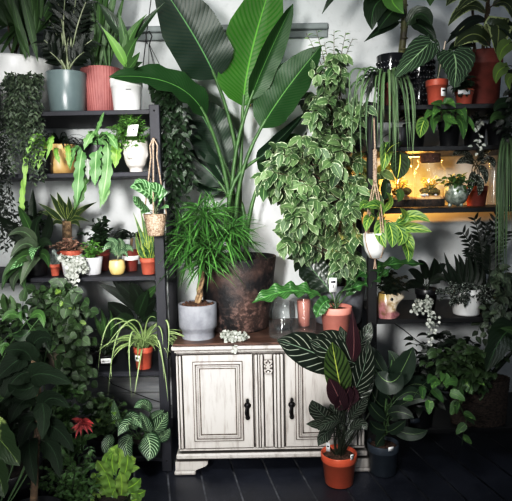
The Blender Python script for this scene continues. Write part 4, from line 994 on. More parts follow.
for pts, wd, lm_ in (([(36, 250), (24, 244), (10, 258)], 14, 'hoya'), ([(34, 256), (20, 258), (4, 276)], 15, 'mid'), ([(38, 256), (30, 264), (20, 286)], 14, 'hoya'), ([(40, 254), (46, 256), (49, 268)], 11, 'mid'), ([(38, 248), (34, 250), (32, 260)], 12, 'striped'), ([(32, 258), (22, 262), (10, 270)], 12, 'striped'), ([(30, 266), (16, 276), (14, 292)], 13, 'hoya'), ([(40, 248), (46, 242), (52, 246)], 11, 'dark'), ([(36, 246), (24, 232), (8, 236)], 13, 'hoya'), ([(34, 262), (24, 272), (26, 292)], 12, 'mid'), ([(30, 262), (12, 268), (2, 290)], 13, 'mid'), ([(38, 244), (36, 226), (44, 214)], 11, 'dark'), ([(36, 244), (26, 220), (18, 206)], 11, 'mid'), ([(42, 244), (50, 226), (48, 214)], 12, 'darker'), ([(28, 244), (10, 226), (0, 216)], 14, 'darker')):
    bigleaf(o, pts, .04, -.1, wd, L[lm_], kind='heart', seg=10, cross=2, fold=.25, sm=M['stemg'], root=c, pr=(.003, .002), lobe=.1)
o, c, r = potted('dark_upright_plant', 'tall dark upright-leaved plant against the wall behind the variegated philodendron', 'plant', 34, 246, 26, 20, .34, Z3, M['black'], M['soil'], 'cyl')
bush(o, c, P(26, 224, .3), (.16, .1, .16), 26, 8, .06, .036, L['dark'], M['stemd'], 'ovate', droop=.6)
bigleaf(o, [(33, 230), (33, 210), (33, 188)], .3, .28, 9, L['dark'], kind='lance', sm=M['stemd'], root=c)
# =================================================================== left unit, fourth shelf
o, c, r = potted('spider_plant', 'pale green spider plant arching from a terracotta pot with white label on the fourth shelf', 'plant', 144, 346, 20, 15, .1, Z4, M['terra2'], M['soil'], 'nursery')
lb = MB()
for pts in ([(140, 340), (112, 320), (98, 372)], [(142, 342), (120, 330), (108, 398)], [(140, 344), (116, 350), (112, 380)], [(142, 340), (130, 338), (132, 400)], [(144, 340), (140, 360), (134, 398)], [(146, 338), (166, 320), (167, 360)], [(146, 340), (158, 340), (164, 380)], [(148, 340), (160, 350), (168, 402)],
            [(144, 340), (148, 320), (156, 318)], [(142, 340), (128, 322), (110, 330)], [(143, 340), (132, 320), (104, 350)], [(146, 340), (158, 326), (163, 346)], [(141, 342), (122, 338), (100, 350)]):
    p0, pm, p2 = P(*pts[0], .1), P(*pts[1], 0), P(*pts[2], -.08)
    leaf(lb, p0, pm*2-(p0+p2)/2, p2, 2.0*pxm(0), Vector((.1, -.8, .6)), 'strap', seg=14, cross=1, fold=.3)
for i in range(60):
    p0 = c+Vector((U(-.02, .02), U(-.02, .02), 0)); a = U(0, 2*PI); d = Vector((math.cos(a)*.7, math.sin(a)*.7, U(.5, 1.3))).normalized(); l = U(.2, .4); p1 = p0+d*l*.5
    leaf(lb, p0, p1, p1+Vector((math.cos(a), math.sin(a)-.2, -U(.2, 1.6))).normalized()*l*.5, .013, Vector((0, -.6, .8)), 'strap', seg=8, cross=1, fold=.3)
lb.build('foliage', L['spider'], o)
tg = MB(); a = P(137.5, 358.5, .045); tg.box(a, (.036, .002, .036), rz=-.5); t_ = tg.build('label', M['tag'], o, 'white pot label'); tg = MB(); tg.box((a.x-.001, a.y-.002, a.z+.002), (.02, .001, .012), rz=-.5); tg.build('print', M['ink'], t_)
o, c, r = potted('peace_lily', 'dark broad-leaved plant standing behind the spider plant on the fourth shelf', 'plant', 136, 340, 24, 20, .32, Z4, M['black'], M['soil'], 'cyl')
for pts, wd, lm_ in (([(134, 322), (120, 312), (108, 302)], 18, 'darker'), ([(136, 312), (122, 296), (98, 284)], 10, 'darker'), ([(134, 330), (126, 320), (116, 318)], 15, 'dark'), ([(140, 312), (146, 298), (160, 284)], 10, 'mid'), ([(138, 308), (128, 292), (112, 280)], 14, 'darker'), ([(140, 318), (148, 306), (156, 300)], 16, 'darker'), ([(140, 310), (138, 296), (130, 282)], 16, 'darker'), ([(142, 322), (150, 316), (158, 322)], 14, 'dark'), ([(138, 316), (142, 304), (148, 290)], 14, 'dark')):
    bigleaf(o, pts, .3, .22, wd, L[lm_], kind='ovate', seg=9, cross=2, sm=M['stemd'], root=c, pr=(.003, .002))
o, c, r = potted('small_succulent', 'upright dark succulent in a black pot with white label left of spider plant', 'plant', 107, 353, 24, 19, .2, Z4, M['black'], M['soil'], 'cyl')
for pts, wd in (([(104, 340), (99, 326), (94, 314)], 6), ([(106, 340), (104, 322), (101, 308)], 6), ([(110, 340), (112, 324), (110, 310)], 6), ([(108, 340), (108, 328), (106, 316)], 5), ([(112, 342), (116, 330), (118, 318)], 5)):
    bigleaf(o, pts, .2, .17, wd, L['mid' if wd == 6 else 'dark'], kind='lance', seg=8, sm=M['stemd'], root=c, pr=(.002, .002))
bush(o, c, c+Vector((0, -.01, .05)), (.1, .08, .06), 26, 9, .024, .014, L['dark'], M['stemd'], 'ovate', droop=.3, seg=2)
tg = MB(); a = P(106, 361, .045); tg.box(a, (.06, .002, .03), rz=.1); t_ = tg.build('label', M['tag'], o, 'white pot label'); tg = MB(); tg.box((a.x, a.y-.002, a.z), (.04, .001, .004), rz=.1); tg.build('print', M['ink'], t_)
o, c, r = potted('speckled_plant', 'small white-speckled plant left of the black labelled pot on the fourth shelf', 'plant', 88, 352, 20, 16, .14, Z4, M['black'], M['soil'], 'cyl', n=24)
bush(o, c, c+Vector((-.0, -.01, .07)), (.09, .07, .07), 28, 9, .028, .015, L['spotted'], M['stemd'], 'ovate', droop=.2, seg=2)
bush(o, c, c+Vector((-.02, -.03, .08)), (.07, .05, .06), 10, 5, .026, .012, L['silverleaf'], None, 'ovate', droop=.2, seg=2, name='pale_foliage')
# ivy in the cream planter
o, c, r = potted('trailing_ivy', 'large trailing ivy spilling from a cream ceramic planter at the left of the fourth shelf', 'plant', 46, 338, 36, 28, .14, Z4, M['cream'], M['soil'], 'bowl')
pots_ = MB()
st = []
for i in range(70):
    e = P(U(34, 92) if i % 3 == 0 else (U(34, 52) if i % 3 == 1 else U(68, 94)), U(300, 400), U(-.2, .05)); m1 = P(U(30, 74), U(282, 318), -.1)
    if min(abs(e.x-P(50, 355, -.1).x)/.1, 9) < 1: continue
    st.append([c, c.lerp(m1, .6)+Vector((0, 0, .05)), m1, m1.lerp(e, .5)+Vector((U(0, .03), -.03, .03)), e])
trail(o, st[:30], .055, .058, L['ivy'], M['stemd'], step=.04, kind='heart', seg=5, face=1)
trail(o, st[30:32]+[[c, P(56, 300, -.1), P(62, 290, -.12), P(58, 296, -.14)]], .045, .045, L['lime'], M['stemg'], step=.05, kind='heart', seg=5, name='young_foliage')
o, c, r = potted('rust_pot_vine', 'rust-red clay pot half hidden behind the ivy on the fourth shelf', 'plant', 66, 346, 9, 8, .16, Z4, M['terra'], M['soil'], 'cyl', n=24)
trail(o, [[c, P(66, 335, -.06), P(70+q*5, 350+q*6, -.1), P(66+q*7, 372+q*12, -.12)] for q in range(4)], .04, .038, L['ivy'], M['stemd'], step=.03, kind='heart', seg=5)
# =================================================================== floor, left
o, c, r = potted('white_veined_calathea', 'white-veined round-leaved calathea in a black pot on the bottom shelf at the post', 'plant', 140, 438, 30, 24, .12, Z5, M['black'], M['soil'], 'cyl')
for pts, wd in (([(132, 436), (126, 446), (133, 461)], 17), ([(146, 434), (150, 446), (148, 461)], 24), ([(136, 430), (128, 424), (118, 436)], 15), ([(148, 432), (146, 424), (140, 412)], 15), ([(154, 432), (160, 424), (168, 412)], 18), ([(150, 420), (156, 416), (164, 410)], 11), ([(150, 412), (144, 404), (134, 408)], 12), ([(112, 434), (108, 446), (112, 456)], 14), ([(120, 428), (116, 416), (114, 400)], 11), ([(126, 420), (134, 418), (142, 428)], 14), ([(156, 436), (164, 436), (170, 428)], 12)):
    bigleaf(o, pts, -.02, -.14, wd, L['calathea'], kind='ovate', seg=12, cross=3, sm=M['stemg'], root=c, pr=(.003, .002))
o, c, r = potted('prayer_plant', 'dark leafy prayer plant with lighter shoots left of the white-veined calathea', 'plant', 106, 436, 28, 22, .1, Z5, M['black'], M['soil'], 'cyl')
bush(o, c, P(102, 414, -.02), (.16, .12, .12), 30, 9, .05, .032, L['ivy'], M['stemd'], 'ovate', droop=.4)
bush(o, c, P(104, 410, -.06), (.14, .08, .1), 9, 4, .05, .034, L['lime'], M['stemg'], 'heart', droop=.4, name='young_foliage', seg=5)
o, c, r = potted('red_bromeliad', 'red star-shaped bromeliad among the green plants near the floor', 'plant', 84, 448, 16, 13, -.22, .004, M['black'], M['soil'], 'cyl')
lb = MB(); hc = P(82, 422, -.42)
for i in range(26):
    a = U(0, 2*PI); rleaf(lb, hc+rdir()*.01, Vector((math.cos(a), -.5, math.sin(a)*.6+.2)), U(.045, .085), .018, 'lance', droop=.4, face=1)
lb.build('foliage', L['red'], o); sb = MB(); sb.tube([c, hc], .006, n=5); sb.build('stem', M['stemg'], o)
straps(o, c, 22, .12, .018, L['striped'], el=(.1, 1), droop=1, kind='lance', name='lower_leaves')
fl = .003
def fp(name, label, px, Y, h, w, m_='black', style='nursery'):
    b_ = PX(px, Y, fl); o = empty(name, label, 'plant', b_)
    c = pot(o, b_, h, w/2, w*.4, M[m_], M['soil'], style, n=28); return o, c
o, c = fp('lime_philodendron', 'bright lime wavy-leaved plant standing on the floor at the front left', 114, -.55, .16, .17)
for pts, wd in (([(116, 476), (112, 460), (118, 444)], 12), ([(120, 484), (126, 470), (128, 454)], 13), ([(112, 484), (104, 470), (97, 460)], 12), ([(118, 492), (132, 486), (141, 478)], 13), ([(114, 470), (120, 456), (110, 448)], 10), ([(108, 488), (98, 478), (94, 472)], 10), ([(124, 490), (136, 494), (146, 490)], 10), ([(110, 496), (100, 486), (92, 482)], 11), ([(120, 472), (130, 462), (136, 458)], 9), ([(112, 500), (110, 486), (106, 474)], 13), ([(120, 500), (122, 486), (120, 472)], 13), ([(108, 506), (98, 500), (92, 490)], 11), ([(122, 506), (134, 500), (142, 498)], 11), ([(114, 478), (106, 462), (114, 452)], 9), ([(118, 480), (128, 470), (140, 468)], 8), ([(116, 508), (112, 498), (116, 488)], 13)):
    bigleaf(o, pts, -.52, -.56, wd, L['lime'], kind='oblong', seg=14, cross=3, wave=.3, wn=3, sm=M['stemg'], root=c, pr=(.004, .003))
o, c = fp('velvet_philodendron', 'large dark velvet-leaved philodendron with pale veins in the left foreground', 36, -.85, .26, .26)
sb = MB(); mp = P(40, 400, -.85); sb.tube([c, P(36, 450, -.85), mp, P(30, 340, -.85)], .018, .01, n=8); sb.build('stem', M['stembrown'], o)
for pts, wd in (([(46, 425), (60, 432), (74, 452)], 22), ([(30, 378), (46, 374), (72, 384)], 26), ([(40, 400), (44, 414), (42, 440)], 22), ([(36, 420), (28, 426), (20, 448)], 22), ([(40, 410), (52, 398), (70, 408)], 20), ([(30, 440), (30, 456), (36, 486)], 22), ([(30, 372), (14, 380), (2, 404)], 24), ([(34, 396), (20, 404), (10, 424)], 22), ([(42, 440), (54, 452), (60, 478)], 22), ([(32, 360), (22, 350), (4, 352)], 24), ([(30, 350), (40, 338), (52, 340)], 20), ([(36, 384), (22, 390), (8, 384)], 22), ([(24, 356), (10, 366), (-4, 380)], 24)):
    bigleaf(o, pts, -.86, -.98, wd, L['velvet'], kind='heart', seg=12, cross=3, fold=.2, lobe=.12, sm=M['stemd'], root=P(38, pts[0][1]+14, -.85), pr=(.004, .003))
o, c = fp('cream_splashed_philodendron', 'big cream-splashed green leaf plant cut off by the left edge', -14, -1.15, .25, .22)
for pts, wd in (([(-16, 430), (0, 440), (20, 466)], 42), ([(-20, 450), (-4, 470), (4, 498)], 34), ([(-20, 420), (-14, 404), (4, 398)], 30)):
    bigleaf(o, pts, -1.1, -1.2, wd, L['bigvar'], kind='heart', seg=14, cross=4, lobe=.12, sm=M['stemg'], root=c)
o, c = fp('dark_bushy_plant', 'tall dark bushy plant filling the left edge behind the velvet philodendron', 14, -.5, .3, .3)
bush(o, c, P(8, 372, -.5), (.17, .18, .32), 44, 12, .085, .055, L['darker'], M['stemd'], 'heart', droop=.7, seg=5, start=.25)
bush(o, c, P(14, 320, -.48), (.15, .14, .16), 18, 7, .075, .05, L['ivy'], M['stemd'], 'heart', droop=.7, seg=5, start=.5, name='upper_foliage')
o, c = fp('low_shrub', 'low dark small-leaved shrub on the floor between the velvet and lime plants', 74, -.6, .1, .2)
bush(o, c, P(70, 478, -.62), (.2, .16, .13), 50, 12, .034, .024, L['mid'], M['stemd'], 'ovate', droop=.3, seg=3)
o, c = fp('leafy_vine', 'mid green leafy plant between the ivy and the velvet philodendron', 64, -.3, .22, .22)
bush(o, c, P(64, 420, -.36), (.17, .14, .24), 46, 11, .046, .034, L['mid'], M['stemd'], 'heart', droop=.5, seg=5, start=.3)
o, c = fp('yellow_tipped_plant', 'plant with yellow-green young leaves above the dark foreground foliage at left', -6, -.78, .16, .12)
for pts, wd, lm_ in (([(30, 318), (40, 314), (44, 328)], 9, 'bright'), ([(22, 318), (10, 314), (2, 322)], 8, 'bright'), ([(26, 320), (20, 312), (22, 322)], 7, 'bright'), ([(12, 350), (4, 346), (2, 356)], 8, 'bright'), ([(30, 330), (22, 336), (12, 334)], 12, 'dark'), ([(34, 330), (44, 336), (50, 352)], 14, 'dark')):
    bigleaf(o, pts, -.72, -.78, wd, L['mid' if lm_ == 'bright' else 'dark'], kind='ovate', seg=9, cross=2, sm=M['stemg'], root=c, pr=(.004, .002))

def cable(px_pts, Y, label, z=None):
    m_ = MB(); m_.tube([P(x, y, Y) for x, y in px_pts], .0035, n=6); tag(m_.build('power_cable', M['wire']), label, 'cable')
cable([(96, 360), (112, 384), (132, 392), (150, 399), (172, 406)], .694, 'thin black cable running slantwise over the pale boards under the spider plant')
cable([(392, 322), (404, 330), (416, 340), (430, 350)], .716, 'thin black cable on the wall below the animal head planter')
# =================================================================== right unit, top shelf
Q1, Q2, Q3, Q4, Q5 = [z+.001 for z in ZR]
def studs(parent, c, r0, r1, h, rows, m_, n_=13, a0=-PI, a1=0):
    s = MB()
    for i in range(rows):
        z = h*(i+.6)/rows; rr = r0+(r1-r0)*z/h
        for j in range(n_):
            a = a0+(a1-a0)*(j+.5)/n_
            s.blob((c[0]+rr*math.cos(a), c[1]+rr*math.sin(a), c[2]+z), (.009, .008, .012), 8, 6)
    s.build('studs', m_, parent)
o, c, r = potted('thick_stemmed_plant', 'thick-stemmed large-leaved plant in a tall black studded planter on the top right shelf', 'plant', 392, 56, 30, 27, .2, Q1, M['blackglaze'], M['soil'], 'cyl')
b_ = wloc(o); studs(o, b_, r*.92, r, c.z-b_.z, 9, M['blackglaze'])
st = MB(); st.tube([c+Vector((.05, 0, 0)), P(404, 30, .17), P(404, -10, .17)], .021, .017, n=12)
for q in range(5): st.lathe(P(404, 50-q*11, .17), [(.0205, 0), (.024, .003), (.0205, .006)], n=14)
st.build('stem', M['stemolive'], o)
for pts, wd, lm_, kd in (([(402, 2), (378, 2), (372, 30)], 26, 'dark', 'ovate'), ([(402, 6), (392, 12), (378, 30)], 24, 'dark', 'ovate'), ([(400, 22), (384, 28), (364, 42)], 11, 'dark', 'lance'), ([(402, -6), (392, 0), (404, 14)], 22, 'bright', 'ovate'), ([(406, 26), (420, 14), (432, 26)], 17, 'dark', 'ovate'), ([(410, 24), (424, 28), (438, 46)], 16, 'dark', 'lance'), ([(404, -8), (380, -16), (366, 0)], 26, 'mid', 'ovate'), ([(404, -8), (424, -14), (430, 6)], 22, 'mid', 'ovate'), ([(330, -12), (330, -4), (323, 14)], 13, 'dark', 'ovate')):
    if pts[0][0] == 330: pts = [(404, -30), (360, -30), (322, 14)]; wd = 13
    bigleaf(o, pts, .16, .05, wd, L[lm_], kind=kd, seg=12, cross=3, sm=M['stemg'], root=P(404, min(30, pts[0][1]+10), .17), pr=(.006, .004))
o, c, r = potted('studded_planter', 'second black studded planter standing behind the silver-veined leaf on the top right shelf', 'planter', 420, 54, 26, 24, .28, Q1, M['blackglaze'], M['soil'], 'cyl')
b_ = wloc(o); studs(o, b_, r*.92, r, c.z-b_.z, 9, M['blackglaze'])
o, c, r = potted('strap_leaf_plant', 'green strap-leaved plant cascading from a small clay pot before the black studded planter', 'plant', 387, 84, 15, 12, .07, Q1, M['terra_dk'], M['soil'], 'nursery')
lb = MB()
for i in range(40):
    x2, y2 = U(352, 416), U(108, 176); top_ = P(387+(x2-387)*U(.6, 1.25), U(58, 88), -.02)
    p2 = P(x2, y2, U(-.12, .0)); p0 = c+rdir()*.008
    leaf(lb, p0, top_*1.5-(p0+p2)*.25, p2, 2.4*pxm(0)*U(.7, 1.3), Vector((U(-.4, .4), -1, .5)), 'strap', seg=14, cross=1, fold=.3)
lb.build('foliage', L['rhip'], o)
lb = MB()
for i in range(16):
    p0 = c+rdir()*.008; x2 = U(358, 372); p2 = P(x2, U(80, 104), -.05); top_ = P(374, U(62, 84), -.03)
    leaf(lb, p0, top_*1.5-(p0+p2)*.25, p2, 1.8*pxm(0), Vector((0, -.6, .8)), 'strap', seg=12, cross=1, fold=.3)
lb.build('dark_foliage', L['darker'], o)
o, c, r = potted('veined_anthurium', 'anthurium with large silver-veined leaves in a terracotta nursery pot with white label', 'plant', 436.5, 80.5, 21, 16, .09, Q1, M['terra2'], M['soil'], 'nursery')
for pts, wd, kd in (([(431, 42), (414, 58), (395, 77)], 27, 'heart'), ([(453, 52), (456, 66), (454, 88)], 38, 'heart')):
    bigleaf(o, pts, .0, -.08, wd, L['anth'], kind=kd, seg=18, cross=4, lobe=.16, fold=.12, wave=.04, sm=M['stemg'], root=c, pr=(.003, .0025))
sk = MB(); sk.tube([c, P(445.5, 41, .05)], .004, n=6); sk.build('support_stick', M['cream'], o)
tg = MB(); a = P(443.5, 92, .012); tg.box(a, (.034, .002, .045), rz=.4); t_ = tg.build('label', M['tag'], o, 'white pot label'); tg = MB(); tg.box((a.x+.001, a.y-.002, a.z+.008), (.02, .001, .008), rz=.4); tg.build('print', M['ink'], t_)
o, c, r = potted('small_peperomia', 'small green-leaved plant in a low terracotta pot between anthurium and the tall brown pot', 'plant', 464, 90, 18, 14, .08, Q1, M['terra2'], M['soil'], 'nursery')
bush(o, c, P(466, 84, -.0), (.09, .06, .07), 16, 5, .055, .03, L['dark'], M['stemd'], 'ovate', droop=.5)
tg = MB(); a = P(464, 92, .012); tg.box(a, (.07, .002, .026), rz=.1); tg.build('label', M['tag'], o, 'white pot label')
o, c, r = potted('variegated_rubber_plant', 'tall variegated rubber plant with cream-edged leaves in a tall red-brown pot', 'plant', 481, 53, 38, 32, .28, Q1, M['terra_dk'], M['soil'], 'nursery')
st = MB(); st.tube([c, P(490, -20, .2)], .011, n=8); st.tube([c+Vector((-.04, 0, 0)), P(471, -20, .18)], .008, n=8); st.build('stem', M['stembrown'], o)
for pts, wd, lm_ in (([(490, 46), (474, 34), (454, 47)], 22, 'elastica'), ([(488, 40), (498, 26), (496, 54)], 26, 'elastica'), ([(486, 14), (468, 6), (448, 26)], 12, 'elastica'), ([(486, 22), (470, 22), (446, 44)], 10, 'darker'), ([(488, 2), (474, -4), (456, 12)], 12, 'elastica'), ([(492, 6), (508, 4), (516, 26)], 14, 'elastica'), ([(490, -6), (496, -14), (508, -2)], 14, 'dark'), ([(472, 28), (462, 30), (448, 40)], 8, 'darker'), ([(472, 40), (462, 34), (450, 34)], 9, 'darker'), ([(490, 28), (504, 26), (512, 40)], 15, 'dark'), ([(474, 46), (460, 44), (448, 52)], 10, 'dark'), ([(472, -4), (460, -8), (446, 6)], 14, 'elastica')):
    bigleaf(o, pts, .16, .04, wd, L[lm_], kind='ovate', seg=12, cross=3, sm=M['stembrown'], root=P(489 if pts[0][0] > 480 else 472, pts[0][1]+12, .2), pr=(.004, .003))
o, c, r = potted('yellow_green_vine', 'vine with yellow-green leaves hanging at the right edge of the top right shelf', 'plant', 520, 70, 26, 20, .1, Q1, M['black'], M['soil'], 'cyl', n=24)
for pts, wd, lm_ in (([(512, 42), (502, 50), (500, 62)], 15, 'lime'), ([(508, 66), (498, 72), (496, 84)], 14, 'lime'), ([(514, 76), (508, 80), (510, 90)], 10, 'lime'), ([(512, 104), (500, 104), (494, 112)], 12, 'dark'), ([(506, 120), (496, 116), (490, 124)], 10, 'mid')):
    bigleaf(o, pts, .04, -.08, wd, L[lm_], kind='heart', seg=10, cross=2, sm=M['stemd'], root=c, pr=(.003, .002))
trail(o, hang(c, r, 8, (P(494, 0, 0).x, P(520, 0, 0).x), (P(500, 180, 0).z, P(500, 110, 0).z)), .045, .03, L['darker'], M['stemd'], step=.03, kind='heart', seg=5)
# =================================================================== right unit, second shelf
o, c, r = potted('pothos', 'glossy heart-leaved pothos in a black pot on the second right shelf', 'plant', 449, 122, 22, 17, .14, Q2, M['black'], M['soil'], 'nursery')
for pts, wd in (([(444, 112), (438, 108), (432, 118)], 12), ([(440, 118), (434, 120), (434, 134)], 11), ([(446, 110), (448, 102), (456, 108)], 12), ([(452, 112), (460, 110), (466, 122)], 14), ([(456, 118), (462, 124), (463, 140)], 13), ([(448, 114), (450, 120), (458, 124)], 11), ([(446, 108), (440, 104), (430, 104)], 9), ([(444, 116), (448, 122), (444, 132)], 10), ([(440, 112), (430, 112), (424, 122)], 9), ([(460, 114), (470, 122), (474, 132)], 6)):
    bigleaf(o, pts, .08, -.02, wd, L['pothos'], kind='heart', seg=10, cross=3, lobe=.12, sm=M['stemg'], root=c, pr=(.0028, .002))
for px_, lb_, kd in ((474, 'black square nursery pot with a dark trailing vine on the second right shelf', 0), (498, 'black pot with dark glossy leaves at the right of the second right shelf', 1), (414, 'black pot of dark foliage behind the cascading straps on the second right shelf', 2)):
    o, c, r = potted(('trailing_vine', 'dark_leafy_plant', 'shaded_houseplant')[kd], lb_, 'plant', px_, 124, 22, 18, .2, Q2, M['black'], M['soil'], 'nursery')
    if kd == 0: trail(o, [[c, c+Vector((.02, -.06, .03)), P(476, 126, .0), P(480, 140, -.02), P(470+q*8, 150+q*5, -.03)] for q in range(3)], .03, .024, L['silverleaf'], M['stemd'], step=.03); bush(o, c, c+Vector((0, 0, .03)), (.08, .07, .05), 12, 5, .03, .02, L['darker'], M['stemd'])
    else: bush(o, c, c+Vector((0, -.02, .04)), (.1, .1, .07), 16, 6, .06, .035, L['darker'], M['stemd'])
o, c, r = potted('prayer_plant', 'prayer plant with dark banded hanging leaves above the left terrarium', 'plant', 400, 128, 22, 18, .06, Q2, M['black'], M['soil'], 'cyl')
for pts, wd, lm_ in (([(400, 152), (400, 164), (397, 180)], 20, 'marantad'), ([(384, 142), (386, 152), (382, 172)], 13, 'maranta'), ([(426, 118), (422, 126), (420, 138)], 13, 'maranta'), ([(402, 142), (392, 146), (386, 154)], 9, 'marantad'), ([(386, 178), (386, 190), (384, 200)], 11, 'dark'), ([(396, 190), (400, 194), (398, 202)], 9, 'mid')):
    bigleaf(o, pts, -.0, -.08, wd, L[lm_], kind='ovate', seg=12, cross=3, fold=.1, sm=M['stemd'], root=c, pr=(.003, .002))
# =================================================================== right unit, third shelf: terrariums
def terrarium(name, label, px_, Y, wbody, wneck, ybody, ycork0, ycork1, wcork, moss=True):
    b_ = PX(px_, Y, Q3); k = pxm(Y); zt = lambda y: P(px_, y, Y).z-b_.z
    o = empty(name, label, 'terrarium', b_); R0, R1 = wbody*k/2, wneck*k/2; H = zt(ybody); Hc = zt(ycork1)
    g = MB(); g.lathe(b_, [(0, .002), (R0*.93, .002), (R0, .012), (R0, H*.9), (R0*.93, H), (R1, H+(Hc-H)*.35), (R1, Hc), (R1+.004, Hc+.003), (R1-.002, Hc+.004)], n=40); g.build('glass_jar', M['glass'], o)
    q = MB(); q.lathe(b_, [(wcork*k/2*.9, Hc-.012), (wcork*k/2, Hc), (wcork*k/2, zt(ycork0)), (wcork*k/2*.96, zt(ycork0)+.002), (.0005, zt(ycork0)+.002)], n=28); q.build('cork_lid', M['cork'], o)
    s = MB(); s.lathe(b_, [(.0005, .006), (R0*.95, .006), (R0*.96, .05), (R0*.6, .062), (.0005, .07)], n=36, rfun=lambda a, z: 1); s.build('soil_layers', M['pebble'], o)
    s = MB(); s.lathe(b_, [(R0*.965, .05), (R0*.97, .062), (R0*.6, .07), (.0005, .072)], n=36, rfun=lambda a, z: 1+.01*math.sin(a*5)); s.build('sand_layer', M['sand'], o)
    s = MB()
    for i in range(7): s.blob(b_+Vector((U(-.6, .6)*R0, U(-.6, .3)*R0, .075+U(0, .03))), (U(.012, .03), U(.012, .025), U(.012, .03)), 10, 7, amp=.12)
    s.build('moss_mound', M['moss'], o)
    s = MB()
    for i in range(5): s.blob(b_+Vector((U(-.7, .7)*R0, U(-.8, -.2)*R0, .074)), (U(.008, .016), U(.008, .014), U(.006, .01)), 8, 6, amp=.15)
    s.build('stones', M['pale'], o)
    bush(o, b_+Vector((0, 0, .07)), b_+Vector((0, -.01, .125)), (R0*.72, R0*.6, .065), 22, 9, .026, .017, L['yellowt'], M['stemg'], droop=.2, seg=2)
    return o, b_
terrarium('corked_terrarium', 'large corked glass jar terrarium glowing warm yellow on the third right shelf', 429.5, .16, 30, 23, 168, 154, 160.5, 20)
terrarium('corked_terrarium', 'corked glass jar terrarium at the left partly behind the rope and striped leaf', 399, .2, 34, 20, 168, 153, 160, 15)
# small warm grow lamp under the second shelf
o = empty('grow_light', 'small warm lamp bar fixed under the second right shelf above the terrariums', 'lamp', P(412, 150, .34))
zl = ZR[1]-.03
b = MB(); b.box((P(412, 150, .34).x, .36, zl), (.3, .03, .014), bev=.003); b.build('housing', M['black'], o)
b = MB(); b.box((P(412, 150, .34).x, .355, zl-.009), (.27, .018, .004)); b.build('diffuser', emit('warm_lamp', (1, .62, .2), 8), o)
l = bpy.data.lights.new('area', 'AREA'); l.energy = 10; l.color = (1, .5, .13); l.shape = 'RECTANGLE'; l.size = .27; l.size_y = .05
lo = bpy.data.objects.new('grow_lamp_light', l); C.objects.link(lo); lo.location = (P(412, 150, .34).x, .34, zl-.014); lo.rotation_euler = (-.15, 0, 0)
for (px_, yy_) in ((414, .20), (400, .04)):
    l = bpy.data.lights.new('point', 'POINT'); l.energy = 2.4; l.color = (1, .56, .13); l.shadow_soft_size = .02
    lo = bpy.data.objects.new('grow_lamp_light', l); C.objects.link(lo); lo.location = (P(px_, 170, .34).x, .34 if px_ == 414 else .3, P(px_, 172, .3).z)
# silver footed pot
b_ = PX(456, .12, Q3); k = pxm(.12)
o = empty('silver_footed_pot_plant', 'green-leaved plant in a crackled silver round pot on little feet right of the terrariums', 'plant', b_)
R0 = 11.5*k; hh = P(456, 185, .12).z-b_.z
mb = MB(); mb.lathe(b_+Vector((0, 0, .012)), [(.0005, 0), (R0*.5, .002), (R0*.85, hh*.2), (R0, hh*.45), (R0*.96, hh*.68), (R0*.78, hh*.86), (R0*.76, hh*.9), (R0*.72, hh*.88), (R0*.7, hh*.8)], n=40); mb.build('pot', M['silver'], o)
for q in range(3):
    a = -PI/2+.5+q*2*PI/3; f_ = MB(); f_.blob(b_+Vector((math.cos(a)*R0*.55, math.sin(a)*R0*.55, .013)), (.011, .011, .013), 10, 6); f_.build('foot', M['silver'], o)
s = MB(); s.lathe(b_+Vector((0, 0, hh*.84)), [(R0*.72, 0), (.0005, .006)], n=20); s.build('soil', M['soil'], o)
bush(o, b_+Vector((0, 0, hh*.85)), b_+Vector((-.01, -.03, hh*1.1)), (.1, .08, .055), 24, 6, .04, .022, L['mid'], M['stemg'], 'ovate', droop=.5)
o, c, r = potted('spotted_begonia', 'dark white-spotted begonia in a brown pot between silver pot and glass cylinder', 'plant', 476, 186, 22, 17, .24, Q3, M['terra_dk'], M['soil'], 'nursery')
for pts, wd in (([(474, 172), (472, 180), (468, 196)], 8), ([(478, 166), (484, 172), (486, 184)], 8), ([(474, 164), (466, 160), (456, 164)], 8), ([(478, 162), (480, 154), (474, 148)], 8), ([(480, 164), (490, 160), (494, 168)], 8), ([(476, 174), (480, 184), (478, 196)], 8), ([(478, 158), (488, 150), (496, 150)], 8), ([(474, 160), (462, 152), (452, 156)], 7)):
    bigleaf(o, pts, .16, .08, wd, L['spotted'], kind='ovate', seg=10, cross=2, sm=M['stemd'], root=c, pr=(.003, .002))
b_ = PX(493, .12, Q3); rr = 5.5*pxm(.12); h = P(493, 162, .12).z-b_.z
mb = MB(); mb.lathe(b_, [(rr*q, h*z) for q, z in cyl], n=32); tag(mb.build('glass_cylinder', M['glass']), 'tall narrow clear glass cylinder at the right of the third right shelf', 'glass vessel')
# long hanging straps at the right edge
o, c, r = potted('hanging_strap_cactus', 'long green strap-like stems hanging down the right edge of the photo', 'plant', 508, 140, 16, 13, .1, Q3+.001, M['black'], M['soil'], 'cyl', n=24)
lb = MB()
for i in range(40):
    x2 = U(494, 522); p0 = c+rdir()*.008; p2 = P(x2, U(200, 292), -.14); tp = P(506+(x2-506)*.8, U(136, 160), -.14)
    leaf(lb, p0, tp*1.5-(p0+p2)*.25, p2, 2.3*pxm(0), Vector((U(-.3, .3), -1, .3)), 'strap', seg=14, cross=1, fold=.3)
lb.build('foliage', L['rhip'], o)
